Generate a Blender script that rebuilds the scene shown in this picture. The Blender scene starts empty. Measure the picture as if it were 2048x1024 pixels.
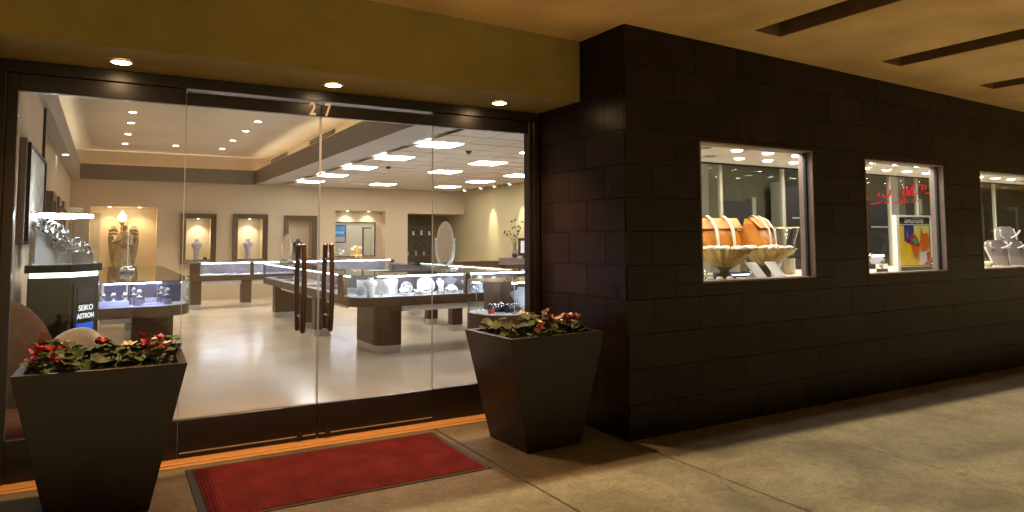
import bpy, bmesh, math, random
from mathutils import Vector, Matrix
R = math.radians
random.seed(7)
sc = bpy.context.scene
C = bpy.data.collections.new('Scene'); sc.collection.children.link(C)

# ------------------------------------------------------------------ camera
cam = bpy.data.objects.new('camera', bpy.data.cameras.new('camera'))
C.objects.link(cam)
yaw, pitch, roll = R(30.265), R(3.766), R(-0.2285)
fw = Vector((math.sin(yaw)*math.cos(pitch), math.cos(yaw)*math.cos(pitch), math.sin(pitch)))
rt = Vector((math.cos(yaw), -math.sin(yaw), 0)); up = rt.cross(fw)
rt, up = rt*math.cos(roll)+up*math.sin(roll), up*math.cos(roll)-rt*math.sin(roll)
M = Matrix((rt, up, -fw)).transposed().to_4x4(); M.translation = Vector((0, 0, 1.45))
cam.matrix_world = M
cam.data.sensor_width = 36; cam.data.lens = 1389.6/2048*36
cam.data.shift_y = (386-512)/2048
cam.data.clip_start = 0.05; cam.data.clip_end = 500
sc.camera = cam

# ------------------------------------------------------------------ world, sun, exposure
SUN_EL, SUN_AZ = 33.0, 184.0          # light of the street falls in under the canopy from the front
w = bpy.data.worlds.new('World'); sc.world = w; w.use_nodes = True
nt = w.node_tree; bg = nt.nodes['Background']
sky = nt.nodes.new('ShaderNodeTexSky'); sky.sky_type = 'NISHITA'; sky.sun_disc = False
sky.sun_elevation = R(SUN_EL); sky.sun_rotation = R(SUN_AZ)
tint = nt.nodes.new('ShaderNodeMix'); tint.data_type = 'RGBA'; tint.blend_type = 'MULTIPLY'; tint.inputs[0].default_value = 1.0
tint.inputs[7].default_value = (1.0, 0.60, 0.15, 1)      # the warm glow of a town night sky
nt.links.new(sky.outputs[0], tint.inputs[6]); nt.links.new(tint.outputs[2], bg.inputs[0]); bg.inputs[1].default_value = 0.01
sun = bpy.data.objects.new('sun', bpy.data.lights.new('sun', 'SUN')); C.objects.link(sun)
sun.data.energy = 5.0; sun.data.angle = R(0.7); sun.data.color = (1.0, 0.83, 0.46)
d = Vector((math.sin(R(SUN_AZ))*math.cos(R(SUN_EL)), math.cos(R(SUN_AZ))*math.cos(R(SUN_EL)), math.sin(R(SUN_EL))))
sun.rotation_euler = d.to_track_quat('Z', 'Y').to_euler()
sc.view_settings.view_transform = 'Standard'; sc.view_settings.look = 'None'
sc.view_settings.gamma = 1; sc.view_settings.exposure = 0.8; sc.view_settings.use_curve_mapping = False
sc.render.engine = 'CYCLES'
sc.cycles.transparent_max_bounces = 32; sc.cycles.max_bounces = 10
sc.cycles.diffuse_bounces = 5; sc.cycles.sample_clamp_indirect = 6
sc.cycles.caustics_reflective = False; sc.cycles.caustics_refractive = False

# ------------------------------------------------------------------ materials
MATS = {}
def nodes(name):
    m = bpy.data.materials.new(name); m.use_nodes = True
    t = m.node_tree; t.nodes.clear()
    o = t.nodes.new('ShaderNodeOutputMaterial'); MATS[name] = m
    return m, t, o
def mat(name, col, rough=0.5, metal=0.0, spec=0.5, var=0.12, scale=8.0, bump=0.0, bscale=60.0, stretch=(1, 1, 1), col2=None, detail=4, rvar=0.0, coords='Object', trans=0.0):
    m, t, o = nodes(name)
    p = t.nodes.new('ShaderNodeBsdfPrincipled')
    p.inputs['Roughness'].default_value = rough; p.inputs['Metallic'].default_value = metal
    p.inputs['Specular IOR Level'].default_value = spec
    t.links.new(p.outputs[0], o.inputs[0])
    tc = t.nodes.new('ShaderNodeTexCoord'); mp = t.nodes.new('ShaderNodeMapping')
    mp.inputs['Scale'].default_value = stretch
    if coords == 'World':
        g = t.nodes.new('ShaderNodeNewGeometry'); t.links.new(g.outputs['Position'], mp.inputs[0])
    else:
        t.links.new(tc.outputs[coords], mp.inputs[0])
    n = t.nodes.new('ShaderNodeTexNoise'); n.inputs['Scale'].default_value = scale; n.inputs['Detail'].default_value = detail
    t.links.new(mp.outputs[0], n.inputs['Vector'])
    r = t.nodes.new('ShaderNodeValToRGB')
    r.color_ramp.elements[0].position = 0.3; r.color_ramp.elements[1].position = 0.7
    a = [c*(1-var) for c in col]; b = list(col2) if col2 else [min(1, c*(1+var)) for c in col]
    r.color_ramp.elements[0].color = (*a, 1); r.color_ramp.elements[1].color = (*b, 1)
    t.links.new(n.outputs['Fac'], r.inputs[0]); t.links.new(r.outputs[0], p.inputs['Base Color'])
    if rvar:
        mr = t.nodes.new('ShaderNodeMapRange'); mr.inputs['To Min'].default_value = max(0.02, rough-rvar); mr.inputs['To Max'].default_value = rough+rvar
        t.links.new(n.outputs['Fac'], mr.inputs[0]); t.links.new(mr.outputs[0], p.inputs['Roughness'])
    if bump:
        n2 = t.nodes.new('ShaderNodeTexNoise'); n2.inputs['Scale'].default_value = bscale; n2.inputs['Detail'].default_value = 5
        t.links.new(mp.outputs[0], n2.inputs['Vector'])
        bp = t.nodes.new('ShaderNodeBump'); bp.inputs['Strength'].default_value = bump; bp.inputs['Distance'].default_value = 0.01
        t.links.new(n2.outputs['Fac'], bp.inputs['Height']); t.links.new(bp.outputs[0], p.inputs['Normal'])
    if trans:
        p.inputs['Transmission Weight'].default_value = trans
    return m
def emit(name, col, s):
    m, t, o = nodes(name)
    e = t.nodes.new('ShaderNodeEmission'); e.inputs[0].default_value = (*col, 1); e.inputs[1].default_value = s
    t.links.new(e.outputs[0], o.inputs[0]); return m
def glassmat(name, tint=(0.96, 0.98, 0.97), f0=0.045, rough=0.0, gain=0.9):
    # thin architectural glass: see-through, mirror-like towards grazing angles
    m, t, o = nodes(name)
    g = t.nodes.new('ShaderNodeNewGeometry')
    dt = t.nodes.new('ShaderNodeVectorMath'); dt.operation = 'DOT_PRODUCT'
    t.links.new(g.outputs['Normal'], dt.inputs[0]); t.links.new(g.outputs['Incoming'], dt.inputs[1])
    ab = t.nodes.new('ShaderNodeMath'); ab.operation = 'ABSOLUTE'; t.links.new(dt.outputs['Value'], ab.inputs[0])
    om = t.nodes.new('ShaderNodeMath'); om.operation = 'SUBTRACT'; om.inputs[0].default_value = 1; t.links.new(ab.outputs[0], om.inputs[1])
    pw = t.nodes.new('ShaderNodeMath'); pw.operation = 'POWER'; pw.inputs[1].default_value = 5; t.links.new(om.outputs[0], pw.inputs[0])
    ma = t.nodes.new('ShaderNodeMath'); ma.operation = 'MULTIPLY_ADD'; ma.inputs[1].default_value = gain-f0; ma.inputs[2].default_value = f0
    t.links.new(pw.outputs[0], ma.inputs[0])
    tr = t.nodes.new('ShaderNodeBsdfTransparent'); tr.inputs[0].default_value = (*tint, 1)
    gl = t.nodes.new('ShaderNodeBsdfGlossy'); gl.inputs['Roughness'].default_value = rough
    mx = t.nodes.new('ShaderNodeMixShader'); t.links.new(ma.outputs[0], mx.inputs[0])
    t.links.new(tr.outputs[0], mx.inputs[1]); t.links.new(gl.outputs[0], mx.inputs[2]); t.links.new(mx.outputs[0], o.inputs[0])
    return m

def concretemat(name, cols, scale=1.3, rough=0.75, spots=True):
    m, t, o = nodes(name)
    p = t.nodes.new('ShaderNodeBsdfPrincipled'); t.links.new(p.outputs[0], o.inputs[0])
    p.inputs['Specular IOR Level'].default_value = 0.35
    g = t.nodes.new('ShaderNodeNewGeometry')
    n1 = t.nodes.new('ShaderNodeTexNoise'); n1.inputs['Scale'].default_value = scale; n1.inputs['Detail'].default_value = 9; n1.inputs['Roughness'].default_value = 0.62; n1.inputs['Distortion'].default_value = 0.6
    n2 = t.nodes.new('ShaderNodeTexNoise'); n2.inputs['Scale'].default_value = 34; n2.inputs['Detail'].default_value = 10; n2.inputs['Roughness'].default_value = 0.85
    for n in (n1, n2): t.links.new(g.outputs['Position'], n.inputs['Vector'])
    r = t.nodes.new('ShaderNodeValToRGB'); e = r.color_ramp.elements
    e[0].position = 0.32; e[1].position = 0.68; e[0].color = (*cols[0], 1); e[1].color = (*cols[2], 1)
    x = e.new(0.5); x.color = (*cols[1], 1)
    t.links.new(n1.outputs['Fac'], r.inputs[0])
    r2 = t.nodes.new('ShaderNodeValToRGB'); e = r2.color_ramp.elements
    e[0].position = 0.34; e[1].position = 0.58; e[0].color = (0.42, 0.41, 0.40, 1); e[1].color = (1.08, 1.08, 1.08, 1)
    t.links.new(n2.outputs['Fac'], r2.inputs[0])
    mx = t.nodes.new('ShaderNodeMix'); mx.data_type = 'RGBA'; mx.blend_type = 'MULTIPLY'; mx.inputs[0].default_value = 0.8
    t.links.new(r.outputs[0], mx.inputs[6]); t.links.new(r2.outputs[0], mx.inputs[7])
    n3 = t.nodes.new('ShaderNodeTexNoise'); n3.inputs['Scale'].default_value = 6.5; n3.inputs['Detail'].default_value = 8; n3.inputs['Roughness'].default_value = 0.75; n3.inputs['Distortion'].default_value = 1.2
    t.links.new(g.outputs['Position'], n3.inputs['Vector'])
    r3 = t.nodes.new('ShaderNodeValToRGB'); e = r3.color_ramp.elements
    e[0].position = 0.36; e[1].position = 0.56; e[0].color = (0.72, 0.70, 0.68, 1); e[1].color = (1.03, 1.03, 1.03, 1)
    t.links.new(n3.outputs['Fac'], r3.inputs[0])
    m3 = t.nodes.new('ShaderNodeMix'); m3.data_type = 'RGBA'; m3.blend_type = 'MULTIPLY'; m3.inputs[0].default_value = 0.8
    t.links.new(mx.outputs[2], m3.inputs[6]); t.links.new(r3.outputs[0], m3.inputs[7])
    last = m3.outputs[2]
    if spots:   # hairline cracks and dark specks
        v = t.nodes.new('ShaderNodeTexVoronoi'); v.feature = 'DISTANCE_TO_EDGE'; v.inputs['Scale'].default_value = 0.28
        nd = t.nodes.new('ShaderNodeTexNoise'); nd.inputs['Scale'].default_value = 2.2; nd.inputs['Detail'].default_value = 8
        t.links.new(g.outputs['Position'], nd.inputs['Vector'])
        vm = t.nodes.new('ShaderNodeVectorMath'); vm.operation = 'MULTIPLY_ADD'; vm.inputs[1].default_value = (0.9, 0.9, 0.9)
        t.links.new(nd.outputs['Color'], vm.inputs[0]); t.links.new(g.outputs['Position'], vm.inputs[2]); t.links.new(vm.outputs[0], v.inputs['Vector'])
        cr = t.nodes.new('ShaderNodeValToRGB'); e = cr.color_ramp.elements
        e[0].position = 0.0; e[1].position = 0.0022; e[0].color = (0.5, 0.48, 0.46, 1); e[1].color = (1, 1, 1, 1)
        t.links.new(v.outputs['Distance'], cr.inputs[0])
        v2 = t.nodes.new('ShaderNodeTexVoronoi'); v2.inputs['Scale'].default_value = 2.6; v2.inputs['Randomness'].default_value = 1
        t.links.new(g.outputs['Position'], v2.inputs['Vector'])
        sp = t.nodes.new('ShaderNodeValToRGB'); e = sp.color_ramp.elements
        e[0].position = 0.022; e[1].position = 0.04; e[0].color = (0.35, 0.33, 0.3, 1); e[1].color = (1, 1, 1, 1)
        t.links.new(v2.outputs['Distance'], sp.inputs[0])
        for s in (cr, sp):
            m2 = t.nodes.new('ShaderNodeMix'); m2.data_type = 'RGBA'; m2.blend_type = 'MULTIPLY'; m2.inputs[0].default_value = 0.85
            t.links.new(last, m2.inputs[6]); t.links.new(s.outputs[0], m2.inputs[7]); last = m2.outputs[2]
    t.links.new(last, p.inputs['Base Color'])
    mr = t.nodes.new('ShaderNodeMapRange'); mr.inputs['To Min'].default_value = rough-0.2; mr.inputs['To Max'].default_value = rough+0.15
    t.links.new(n1.outputs['Fac'], mr.inputs[0]); t.links.new(mr.outputs[0], p.inputs['Roughness'])
    bp = t.nodes.new('ShaderNodeBump'); bp.inputs['Strength'].default_value = 0.35; bp.inputs['Distance'].default_value = 0.006
    t.links.new(n2.outputs['Fac'], bp.inputs['Height']); t.links.new(bp.outputs[0], p.inputs['Normal'])
    return m

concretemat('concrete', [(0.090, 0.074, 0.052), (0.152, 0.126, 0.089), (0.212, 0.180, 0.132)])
concretemat('plaza', [(0.66, 0.60, 0.48), (0.74, 0.67, 0.54), (0.80, 0.72, 0.6)], spots=False)  # tone kept very pale to throw light up under the canopy
mat('asphalt', (0.05, 0.05, 0.05), 0.9, coords='World', scale=30, bump=0.3)
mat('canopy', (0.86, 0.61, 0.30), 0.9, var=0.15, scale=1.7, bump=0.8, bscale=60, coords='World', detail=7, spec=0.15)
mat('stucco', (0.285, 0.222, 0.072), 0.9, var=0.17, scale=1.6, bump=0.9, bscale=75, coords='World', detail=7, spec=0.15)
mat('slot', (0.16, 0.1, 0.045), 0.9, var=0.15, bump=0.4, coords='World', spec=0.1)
mat('tile', (0.0165, 0.0105, 0.0088), 0.30, var=0.22, scale=4, bump=0.07, bscale=110, coords='World', spec=0.15, rvar=0.07, detail=7)
def per_object(name, lo, hi):      # each tile fired a little lighter or darker
    t = MATS[name].node_tree; p = next(n for n in t.nodes if n.type == 'BSDF_PRINCIPLED'); src = p.inputs['Base Color'].links[0].from_socket
    oi = t.nodes.new('ShaderNodeObjectInfo'); mr = t.nodes.new('ShaderNodeMapRange'); mr.inputs['To Min'].default_value = lo; mr.inputs['To Max'].default_value = hi
    t.links.new(oi.outputs['Random'], mr.inputs[0]); mx = t.nodes.new('ShaderNodeMix'); mx.data_type = 'RGBA'; mx.blend_type = 'MULTIPLY'; mx.inputs[0].default_value = 1
    t.links.new(src, mx.inputs[6]); t.links.new(mr.outputs[0], mx.inputs[7]); t.links.new(mx.outputs[2], p.inputs['Base Color'])
per_object('tile', 0.72, 1.28)
mat('grout', (0.012, 0.009, 0.008), 0.9, coords='World', spec=0.1)
mat('bronze', (0.015, 0.0098, 0.0085), 0.34, var=0.2, scale=6, spec=0.5, bump=0.04, bscale=30, coords='World', rvar=0.06)
mat('planter', (0.017, 0.0105, 0.0068), 0.42, var=0.32, scale=4, spec=0.4, bump=0.1, bscale=70, rvar=0.16, detail=9)
mat('soil', (0.035, 0.022, 0.014), 0.95, var=0.4, scale=40, bump=1, bscale=90)
mat('brass', (0.46, 0.245, 0.085), 0.5, metal=0.15, var=0.16, scale=12, stretch=(1, 14, 1), rvar=0.1, coords='World')
mat('steel', (0.62, 0.61, 0.60), 0.22, metal=1.0, var=0.05, scale=9, rvar=0.06)
mat('satin', (0.60, 0.58, 0.57), 0.38, metal=0.75, var=0.05, scale=7, rvar=0.06)
mat('mat_red', (0.140, 0.019, 0.022), 0.95, var=0.28, scale=5, detail=10, bump=1, bscale=260, spec=0.1)
mat('rubber', (0.022, 0.020, 0.019), 0.7, var=0.2, scale=30, bump=0.2)
mat('leaf', (0.020, 0.056, 0.010), 0.5, spec=0.25, var=0.5, scale=34, col2=(0.062, 0.110, 0.026), bump=0.3, bscale=70)
mat('leafback', (0.060, 0.068, 0.024), 0.6, spec=0.2, var=0.3, scale=25)
mat('petal_red', (0.40, 0.007, 0.026), 0.55, var=0.3, scale=30, bump=0.2)
mat('petal_white', (0.80, 0.68, 0.60), 0.55, var=0.18, scale=30)
mat('wall', (0.57, 0.455, 0.325), 0.85, var=0.03, scale=1.5, bump=0.06, bscale=160, coords='World', spec=0.2)
mat('wallr', (0.53, 0.44, 0.26), 0.85, var=0.03, scale=1.5, bump=0.06, bscale=160, coords='World', spec=0.2)
mat('cream', (0.74, 0.62, 0.44), 0.85, var=0.03, scale=2, coords='World', spec=0.2)
mat('upper', (0.64, 0.53, 0.42), 0.42, var=0.07, scale=0.8, coords='World', spec=0.4)
mat('beam', (0.20, 0.155, 0.125), 0.45, var=0.08, scale=1.2, coords='World', spec=0.4)
mat('underbeam', (0.36, 0.31, 0.27), 0.5, var=0.05, scale=1.2, coords='World', spec=0.4)
mat('ctile', (0.58, 0.49, 0.42), 0.85, var=0.05, scale=25, bump=0.25, bscale=140, coords='World', spec=0.2)
mat('tbar', (0.36, 0.29, 0.23), 0.6, coords='World')
mat('floor', (0.56, 0.47, 0.375), 0.19, var=0.10, scale=1.1, coords='World', spec=0.5, rvar=0.09, detail=8, bump=0.02, bscale=6)
mat('wood', (0.092, 0.047, 0.025), 0.38, var=0.25, scale=6, stretch=(1.2, 1.2, 16), spec=0.3, detail=6, rvar=0.06)
mat('woodh', (0.098, 0.052, 0.030), 0.38, var=0.22, scale=6, stretch=(1.2, 1.2, 18), spec=0.3, detail=6, rvar=0.06)
mat('frame', (0.11, 0.072, 0.042), 0.4, var=0.12, scale=9, stretch=(2, 2, 2))
mat('darkcab', (0.012, 0.0095, 0.010), 0.3, var=0.3, scale=5, spec=0.5)
mat('deck', (0.80, 0.80, 0.84), 0.55, var=0.04, scale=20)
mat('white', (0.80, 0.79, 0.77), 0.5, var=0.05, scale=15)
mat('grey', (0.33, 0.33, 0.36), 0.5, var=0.1, scale=15)
mat('blackv', (0.018, 0.017, 0.022), 0.7, var=0.3, scale=30)
mat('navy', (0.06, 0.06, 0.14), 0.6, var=0.2, scale=12)
mat('lilac', (0.40, 0.37, 0.47), 0.6, var=0.08, scale=12)
mat('panelback', (0.20, 0.165, 0.175), 0.5, var=0.1, scale=4)
mat('gold', (0.75, 0.52, 0.20), 0.28, metal=0.9, var=0.15, scale=20, rvar=0.08)
mat('amber', (0.62, 0.40, 0.14), 0.25, metal=0.25, var=0.25, scale=14, rvar=0.1)
mat('leather', (0.56, 0.185, 0.012), 0.42, var=0.22, scale=7, bump=0.7, bscale=14, col2=(0.68, 0.26, 0.022))
mat('strap', (0.80, 0.72, 0.58), 0.6, var=0.06, scale=40)
mat('shell', (0.78, 0.66, 0.50), 0.5, var=0.2, scale=18, bump=0.4, bscale=30)
mat('teal', (0.25, 0.50, 0.42), 0.4, var=0.15)
mat('maroon', (0.11, 0.052, 0.048), 0.85, var=0.18, scale=14, bump=0.3, bscale=200, spec=0.25)
mat('greyfab', (0.58, 0.56, 0.58), 0.85, var=0.1, scale=14, bump=0.3, bscale=200)
mat('stone', (0.40, 0.31, 0.20), 0.75, var=0.25, scale=16, bump=0.6, bscale=40)
mat('artsilver', (0.34, 0.32, 0.28), 0.5, metal=0.1, var=0.7, scale=16, stretch=(1, 1, 0.35), col2=(0.8, 0.78, 0.74), bump=1.0, bscale=24, rvar=0.15)
mat('orange', (0.72, 0.34, 0.05), 0.55, var=0.3, scale=30)
mat('olive', (0.10, 0.12, 0.03), 0.6, var=0.3, scale=20)
mat('olivewall', (0.17, 0.148, 0.09), 0.8, var=0.06, scale=1.5, coords='World')
mat('darkroom', (0.045, 0.042, 0.042), 0.5, var=0.2, scale=2, coords='World')
mat('greycol', (0.40, 0.37, 0.29), 0.7, var=0.06, scale=2, coords='World')
mat('cabinetdark', (0.06, 0.040, 0.022), 0.45, var=0.25, scale=3)
mat('paper', (0.78, 0.75, 0.76), 0.7, var=0.03, scale=10)
mat('mirror', (0.86, 0.86, 0.84), 0.02, metal=1.0, var=0.01)
mat('skyblue', (0.05, 0.20, 0.48), 0.4, var=0.35, scale=6)
mat('pblue', (0.03, 0.04, 0.25), 0.5); mat('pyellow', (0.85, 0.55, 0.02), 0.5); mat('porange', (0.80, 0.16, 0.01), 0.5)
mat('pred', (0.55, 0.03, 0.02), 0.5); mat('plemon', (0.80, 0.74, 0.20), 0.5); mat('pgreen', (0.04, 0.42, 0.16), 0.5); mat('pink_blue', (0.12, 0.14, 0.6), 0.5)
mat('redbox', (0.7, 0.05, 0.04), 0.5)
mat('jamb', (0.22, 0.16, 0.145), 0.4, var=0.08, coords='World')
glassmat('glass', f0=0.012, gain=0.7); glassmat('cglass', (0.93, 0.95, 0.97), 0.05); glassmat('topglass', (0.90, 0.94, 0.91), 0.07); glassmat('edge', (0.55, 0.75, 0.68), 0.25, 0.1)
glassmat('crystal', (0.86, 0.84, 0.82), 0.10, 0.03)
emit('panel', (1.0, 0.95, 0.88), 18.0)
emit('cove', (1.0, 0.80, 0.52), 30.0)
emit('led', (0.80, 0.84, 1.0), 62.0)
emit('coveside', (1.0, 0.80, 0.52), 6.0)
emit('ledblue', (0.34, 0.40, 1.0), 95.0)
emit('led_cab', (0.95, 0.96, 1.0), 55.0)
emit('ledside', (0.85, 0.88, 1.0), 20.0)
emit('led_soft', (0.7, 0.72, 1.0), 3.0)
emit('ledw', (1.0, 0.95, 0.86), 10.0)
emit('disc', (1.0, 0.95, 0.86), 22.0)
emit('discwarm', (1.0, 0.66, 0.33), 40.0)
emit('vdisc', (1.0, 0.93, 0.80), 78.0)
emit('flame', (1.0, 0.78, 0.45), 9.0)
emit('neon', (1.0, 0.03, 0.04), 0.42)  # glow standing in for a red sign reflected in the glass
emit('screen', (0.03, 0.10, 0.55), 0.7)
emit('letters', (0.95, 0.97, 1.0), 0.7)

# ------------------------------------------------------------------ mesh helpers
ORD = 'first second third fourth fifth sixth seventh eighth ninth tenth eleventh twelfth thirteenth fourteenth fifteenth sixteenth seventeenth eighteenth nineteenth twentieth twenty-first twenty-second'.split()
class MB:
    def __init__(s): s.v = []; s.f = []
    def box(s, x0, x1, y0, y1, z0, z1):
        b = len(s.v)
        s.v += [(x0, y0, z0), (x1, y0, z0), (x1, y1, z0), (x0, y1, z0), (x0, y0, z1), (x1, y0, z1), (x1, y1, z1), (x0, y1, z1)]
        s.f += [tuple(b+i for i in q) for q in ((0, 3, 2, 1), (4, 5, 6, 7), (0, 1, 5, 4), (1, 2, 6, 5), (2, 3, 7, 6), (3, 0, 4, 7))]
        return s
    def hexa(s, bot, top):
        b = len(s.v); s.v += [tuple(p) for p in bot]+[tuple(p) for p in top]
        s.f += [tuple(b+i for i in q) for q in ((0, 3, 2, 1), (4, 5, 6, 7), (0, 1, 5, 4), (1, 2, 6, 5), (2, 3, 7, 6), (3, 0, 4, 7))]
        return s
    def prism(s, pts, z0, z1, cap=True):          # pts counter-clockwise in xy
        b = len(s.v); n = len(pts)
        s.v += [(x, y, z0) for x, y in pts]+[(x, y, z1) for x, y in pts]
        s.f += [(b+i, b+(i+1) % n, b+n+(i+1) % n, b+n+i) for i in range(n)]
        if cap: s.f += [tuple(b+i for i in reversed(range(n))), tuple(b+n+i for i in range(n))]
        return s
    def plate(s, pts, y0, y1):                    # pts in xz, thickness in y
        b = len(s.v); n = len(pts)
        s.v += [(x, y0, z) for x, z in pts]+[(x, y1, z) for x, z in pts]
        s.f += [(b+i, b+(i+1) % n, b+n+(i+1) % n, b+n+i) for i in range(n)]
        s.f += [tuple(b+i for i in range(n)), tuple(b+n+i for i in reversed(range(n)))]
        return s
    def loft(s, rings, cap=True):                 # rings of equal length
        b = len(s.v); n = len(rings[0])
        for r in rings: s.v += [tuple(p) for p in r]
        for k in range(len(rings)-1):
            for i in range(n):
                s.f.append((b+k*n+i, b+k*n+(i+1) % n, b+(k+1)*n+(i+1) % n, b+(k+1)*n+i))
        if cap:
            s.f.append(tuple(b+i for i in reversed(range(n)))); s.f.append(tuple(b+(len(rings)-1)*n+i for i in range(n)))
        return s
    def lathe(s, prof, n=16, c=(0, 0), cap=True, flute=0, fa=0.0):
        rings = []
        for r, z in prof:
            rings.append([(c[0]+r*(1+(fa*(math.cos(flute*2*math.pi*i/n)) if flute else 0))*math.cos(2*math.pi*i/n), c[1]+r*(1+(fa*math.cos(flute*2*math.pi*i/n) if flute else 0))*math.sin(2*math.pi*i/n), z) for i in range(n)])
        return s.loft(rings, cap)
    def tube(s, pts, r, n=8, taper=None, closed=False):
        pts = [Vector(p) for p in pts]; rings = []; ref = Vector((0.13, 0.31, 0.94)); m = len(pts)
        for k, p in enumerate(pts):
            a = pts[(k-1) % m] if (k or closed) else p; c = pts[(k+1) % m] if (k < m-1 or closed) else p
            t = (c-a).normalized(); x = t.cross(ref)
            if x.length < 1e-3: x = t.cross(Vector((1, 0, 0)))
            x.normalize(); y = t.cross(x); rr = r if taper is None else taper[k]
            rings.append([p+(x*math.cos(2*math.pi*i/n)+y*math.sin(2*math.pi*i/n))*rr for i in range(n)])
        if closed: rings.append(rings[0])
        return s.loft(rings, not closed)
    def ball(s, c, r, n=10, m=7, sz=1.0):
        prof = [(max(0.0005, r*math.sin(math.pi*k/m)), -r*math.cos(math.pi*k/m)*sz) for k in range(m+1)]
        return s.loft([[(c[0]+q*math.cos(2*math.pi*i/n), c[1]+q*math.sin(2*math.pi*i/n), c[2]+z) for i in range(n)] for q, z in prof])
    def xf(s, M, start=0):
        s.v[start:] = [tuple(M @ Vector(p)) for p in s.v[start:]]; return s
    def build(s, name, m, parent=None, loc=(0, 0, 0), bevel=0, smooth=False, rz=0, seg=1):
        me = bpy.data.meshes.new(name); me.from_pydata(s.v, [], s.f); me.update()
        bm = bmesh.new(); bm.from_mesh(me); bmesh.ops.recalc_face_normals(bm, faces=bm.faces); bm.to_mesh(me); bm.free()
        me.materials.append(MATS[m])
        o = bpy.data.objects.new(name, me); C.objects.link(o); o.parent = parent; o.location = loc; o.rotation_euler = (0, 0, rz)
        if bevel:
            b = o.modifiers.new('bevel', 'BEVEL'); b.width = bevel; b.segments = seg; b.limit_method = 'ANGLE'
        if smooth:
            for p in me.polygons: p.use_smooth = True
            if smooth == 2: me.set_sharp_from_angle(angle=R(40))
        return o
def box(*a): return MB().box(*a)
def thing(name, label, cat, loc=(0, 0, 0), rz=0, group=None):
    o = bpy.data.objects.new(name, None); C.objects.link(o); o.empty_display_size = 0.1
    o.location = loc; o.rotation_euler = (0, 0, rz); return tag(o, label, cat, group)
def tag(o, label, cat, group=None):
    o['label'] = label; o['category'] = cat
    if group: o['group'] = group
    return o
def struct(o): o['kind'] = 'structure'; return o
def copy_tree(o, parent=None):
    c = o.copy(); C.objects.link(c); c.parent = parent
    for ch in [q for q in C.objects if q.parent == o]: copy_tree(ch, c)
    return c
def spot(name, loc, energy, angle, color, parent=None, aim=(0, 0, -1), blend=0.6, size=0.04):
    l = bpy.data.lights.new(name, 'SPOT'); l.energy = energy; l.spot_size = R(angle); l.spot_blend = blend; l.color = color; l.shadow_soft_size = size
    o = bpy.data.objects.new(name, l); C.objects.link(o); o.location = loc; o.parent = parent
    o.rotation_euler = Vector(aim).to_track_quat('-Z', 'Y').to_euler(); return o
def text(body, size, name, m, parent, matrix, extrude=0.002, sx=1.0, bold=0.0):
    cu = bpy.data.curves.new(name, 'FONT'); cu.body = body; cu.size = size; cu.extrude = extrude; cu.align_x = 'CENTER'; cu.align_y = 'CENTER'; cu.offset = bold
    t = bpy.data.objects.new('tmp', cu); C.objects.link(t); dg = bpy.context.evaluated_depsgraph_get()
    me = bpy.data.meshes.new_from_object(t.evaluated_get(dg)); bpy.data.objects.remove(t)
    me.transform(matrix @ Matrix.Diagonal((sx, 1, 1, 1))); me.materials.clear(); me.materials.append(MATS[m])
    o = bpy.data.objects.new(name, me); C.objects.link(o); o.parent = parent; return o
FACE = Matrix.Rotation(R(90), 4, 'X')           # text upright, readable from -Y
def rrect(x0, x1, y0, y1, rad, n=6):            # rad: (x0y0, x1y0, x1y1, x0y1) corner radii, ccw outline
    out = []
    for (cx, cy, a0), r in zip(((x0, y0, 180), (x1, y0, 270), (x1, y1, 0), (x0, y1, 90)), rad):
        if r <= 0: out.append((cx, cy)); continue
        ox = cx+(r if cx == x0 else -r); oy = cy+(r if cy == y0 else -r)
        for k in range(n+1):
            a = R(a0+90*k/n); out.append((ox+r*math.cos(a), oy+r*math.sin(a)))
    return out

# ------------------------------------------------------------------ ground and pavement
YS, YW, XC = 5.167, 3.951, 3.272       # glass line, window wall face, corner of the bump-out
struct(box(-120, 120, -150, 0.4, -0.2, -0.1).build('ground', 'asphalt'))
struct(box(-60, 60, -24, 0.4, -0.095, -0.05).build('forecourt', 'plaza'))  # unseen pale ground added as a reflector for the canopy underside
pav = bpy.data.objects.new('pavement', None); C.objects.link(pav); struct(pav)
box(-14, 26, -1.6, 9, -0.2, -0.012).build('pavement_bed', 'grout', pav)
xs = [-14, -4.0, -1.1, 2.22, 3.27, 4.57, 6.66, 10.0, 13.3, 26]; ys = [-1.6, 0.9, 5.3]
for i in range(len(xs)-1):
    for j in range(len(ys)-1):
        g = 0.006
        y1 = ys[j+1]-g
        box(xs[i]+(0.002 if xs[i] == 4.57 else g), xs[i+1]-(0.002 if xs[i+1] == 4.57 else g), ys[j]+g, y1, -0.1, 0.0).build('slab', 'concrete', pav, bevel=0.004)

# ------------------------------------------------------------------ canopy over the walkway
def zc(x): return 3.11-0.0215*x
can = thing('canopy', 'tan stucco canopy ceiling with long recessed slots over the walkway', 'canopy', (0, 0, 0))
YE0, YE1, TH = -1.15, 5.1, 0.5
def cbox(x0, x1, y0, y1, z0=0.0, z1=TH):
    return MB().hexa([(x0, y0, zc(x0)+z0), (x1, y0, zc(x1)+z0), (x1, y1, zc(x1)+z0), (x0, y1, zc(x0)+z0)], [(x0, y0, zc(x0)+z1), (x1, y0, zc(x1)+z1), (x1, y1, zc(x1)+z1), (x0, y1, zc(x0)+z1)])
SY0, SY1 = -0.4, 3.56
slots = [2.58-3.24, 2.58-1.62, 2.58, 4.2, 5.81, 7.43, 9.05, 10.67, 12.29]; SW = 0.31
cbox(-14, 26, SY1, YE1).build('soffit_panel', 'canopy', can)
cbox(-14, 26, YE0, SY0).build('soffit_panel', 'canopy', can)
prev = -14
for s in slots+[26]:
    cbox(prev, s, SY0, SY1).build('soffit_panel', 'canopy', can)
    prev = s+SW
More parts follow.
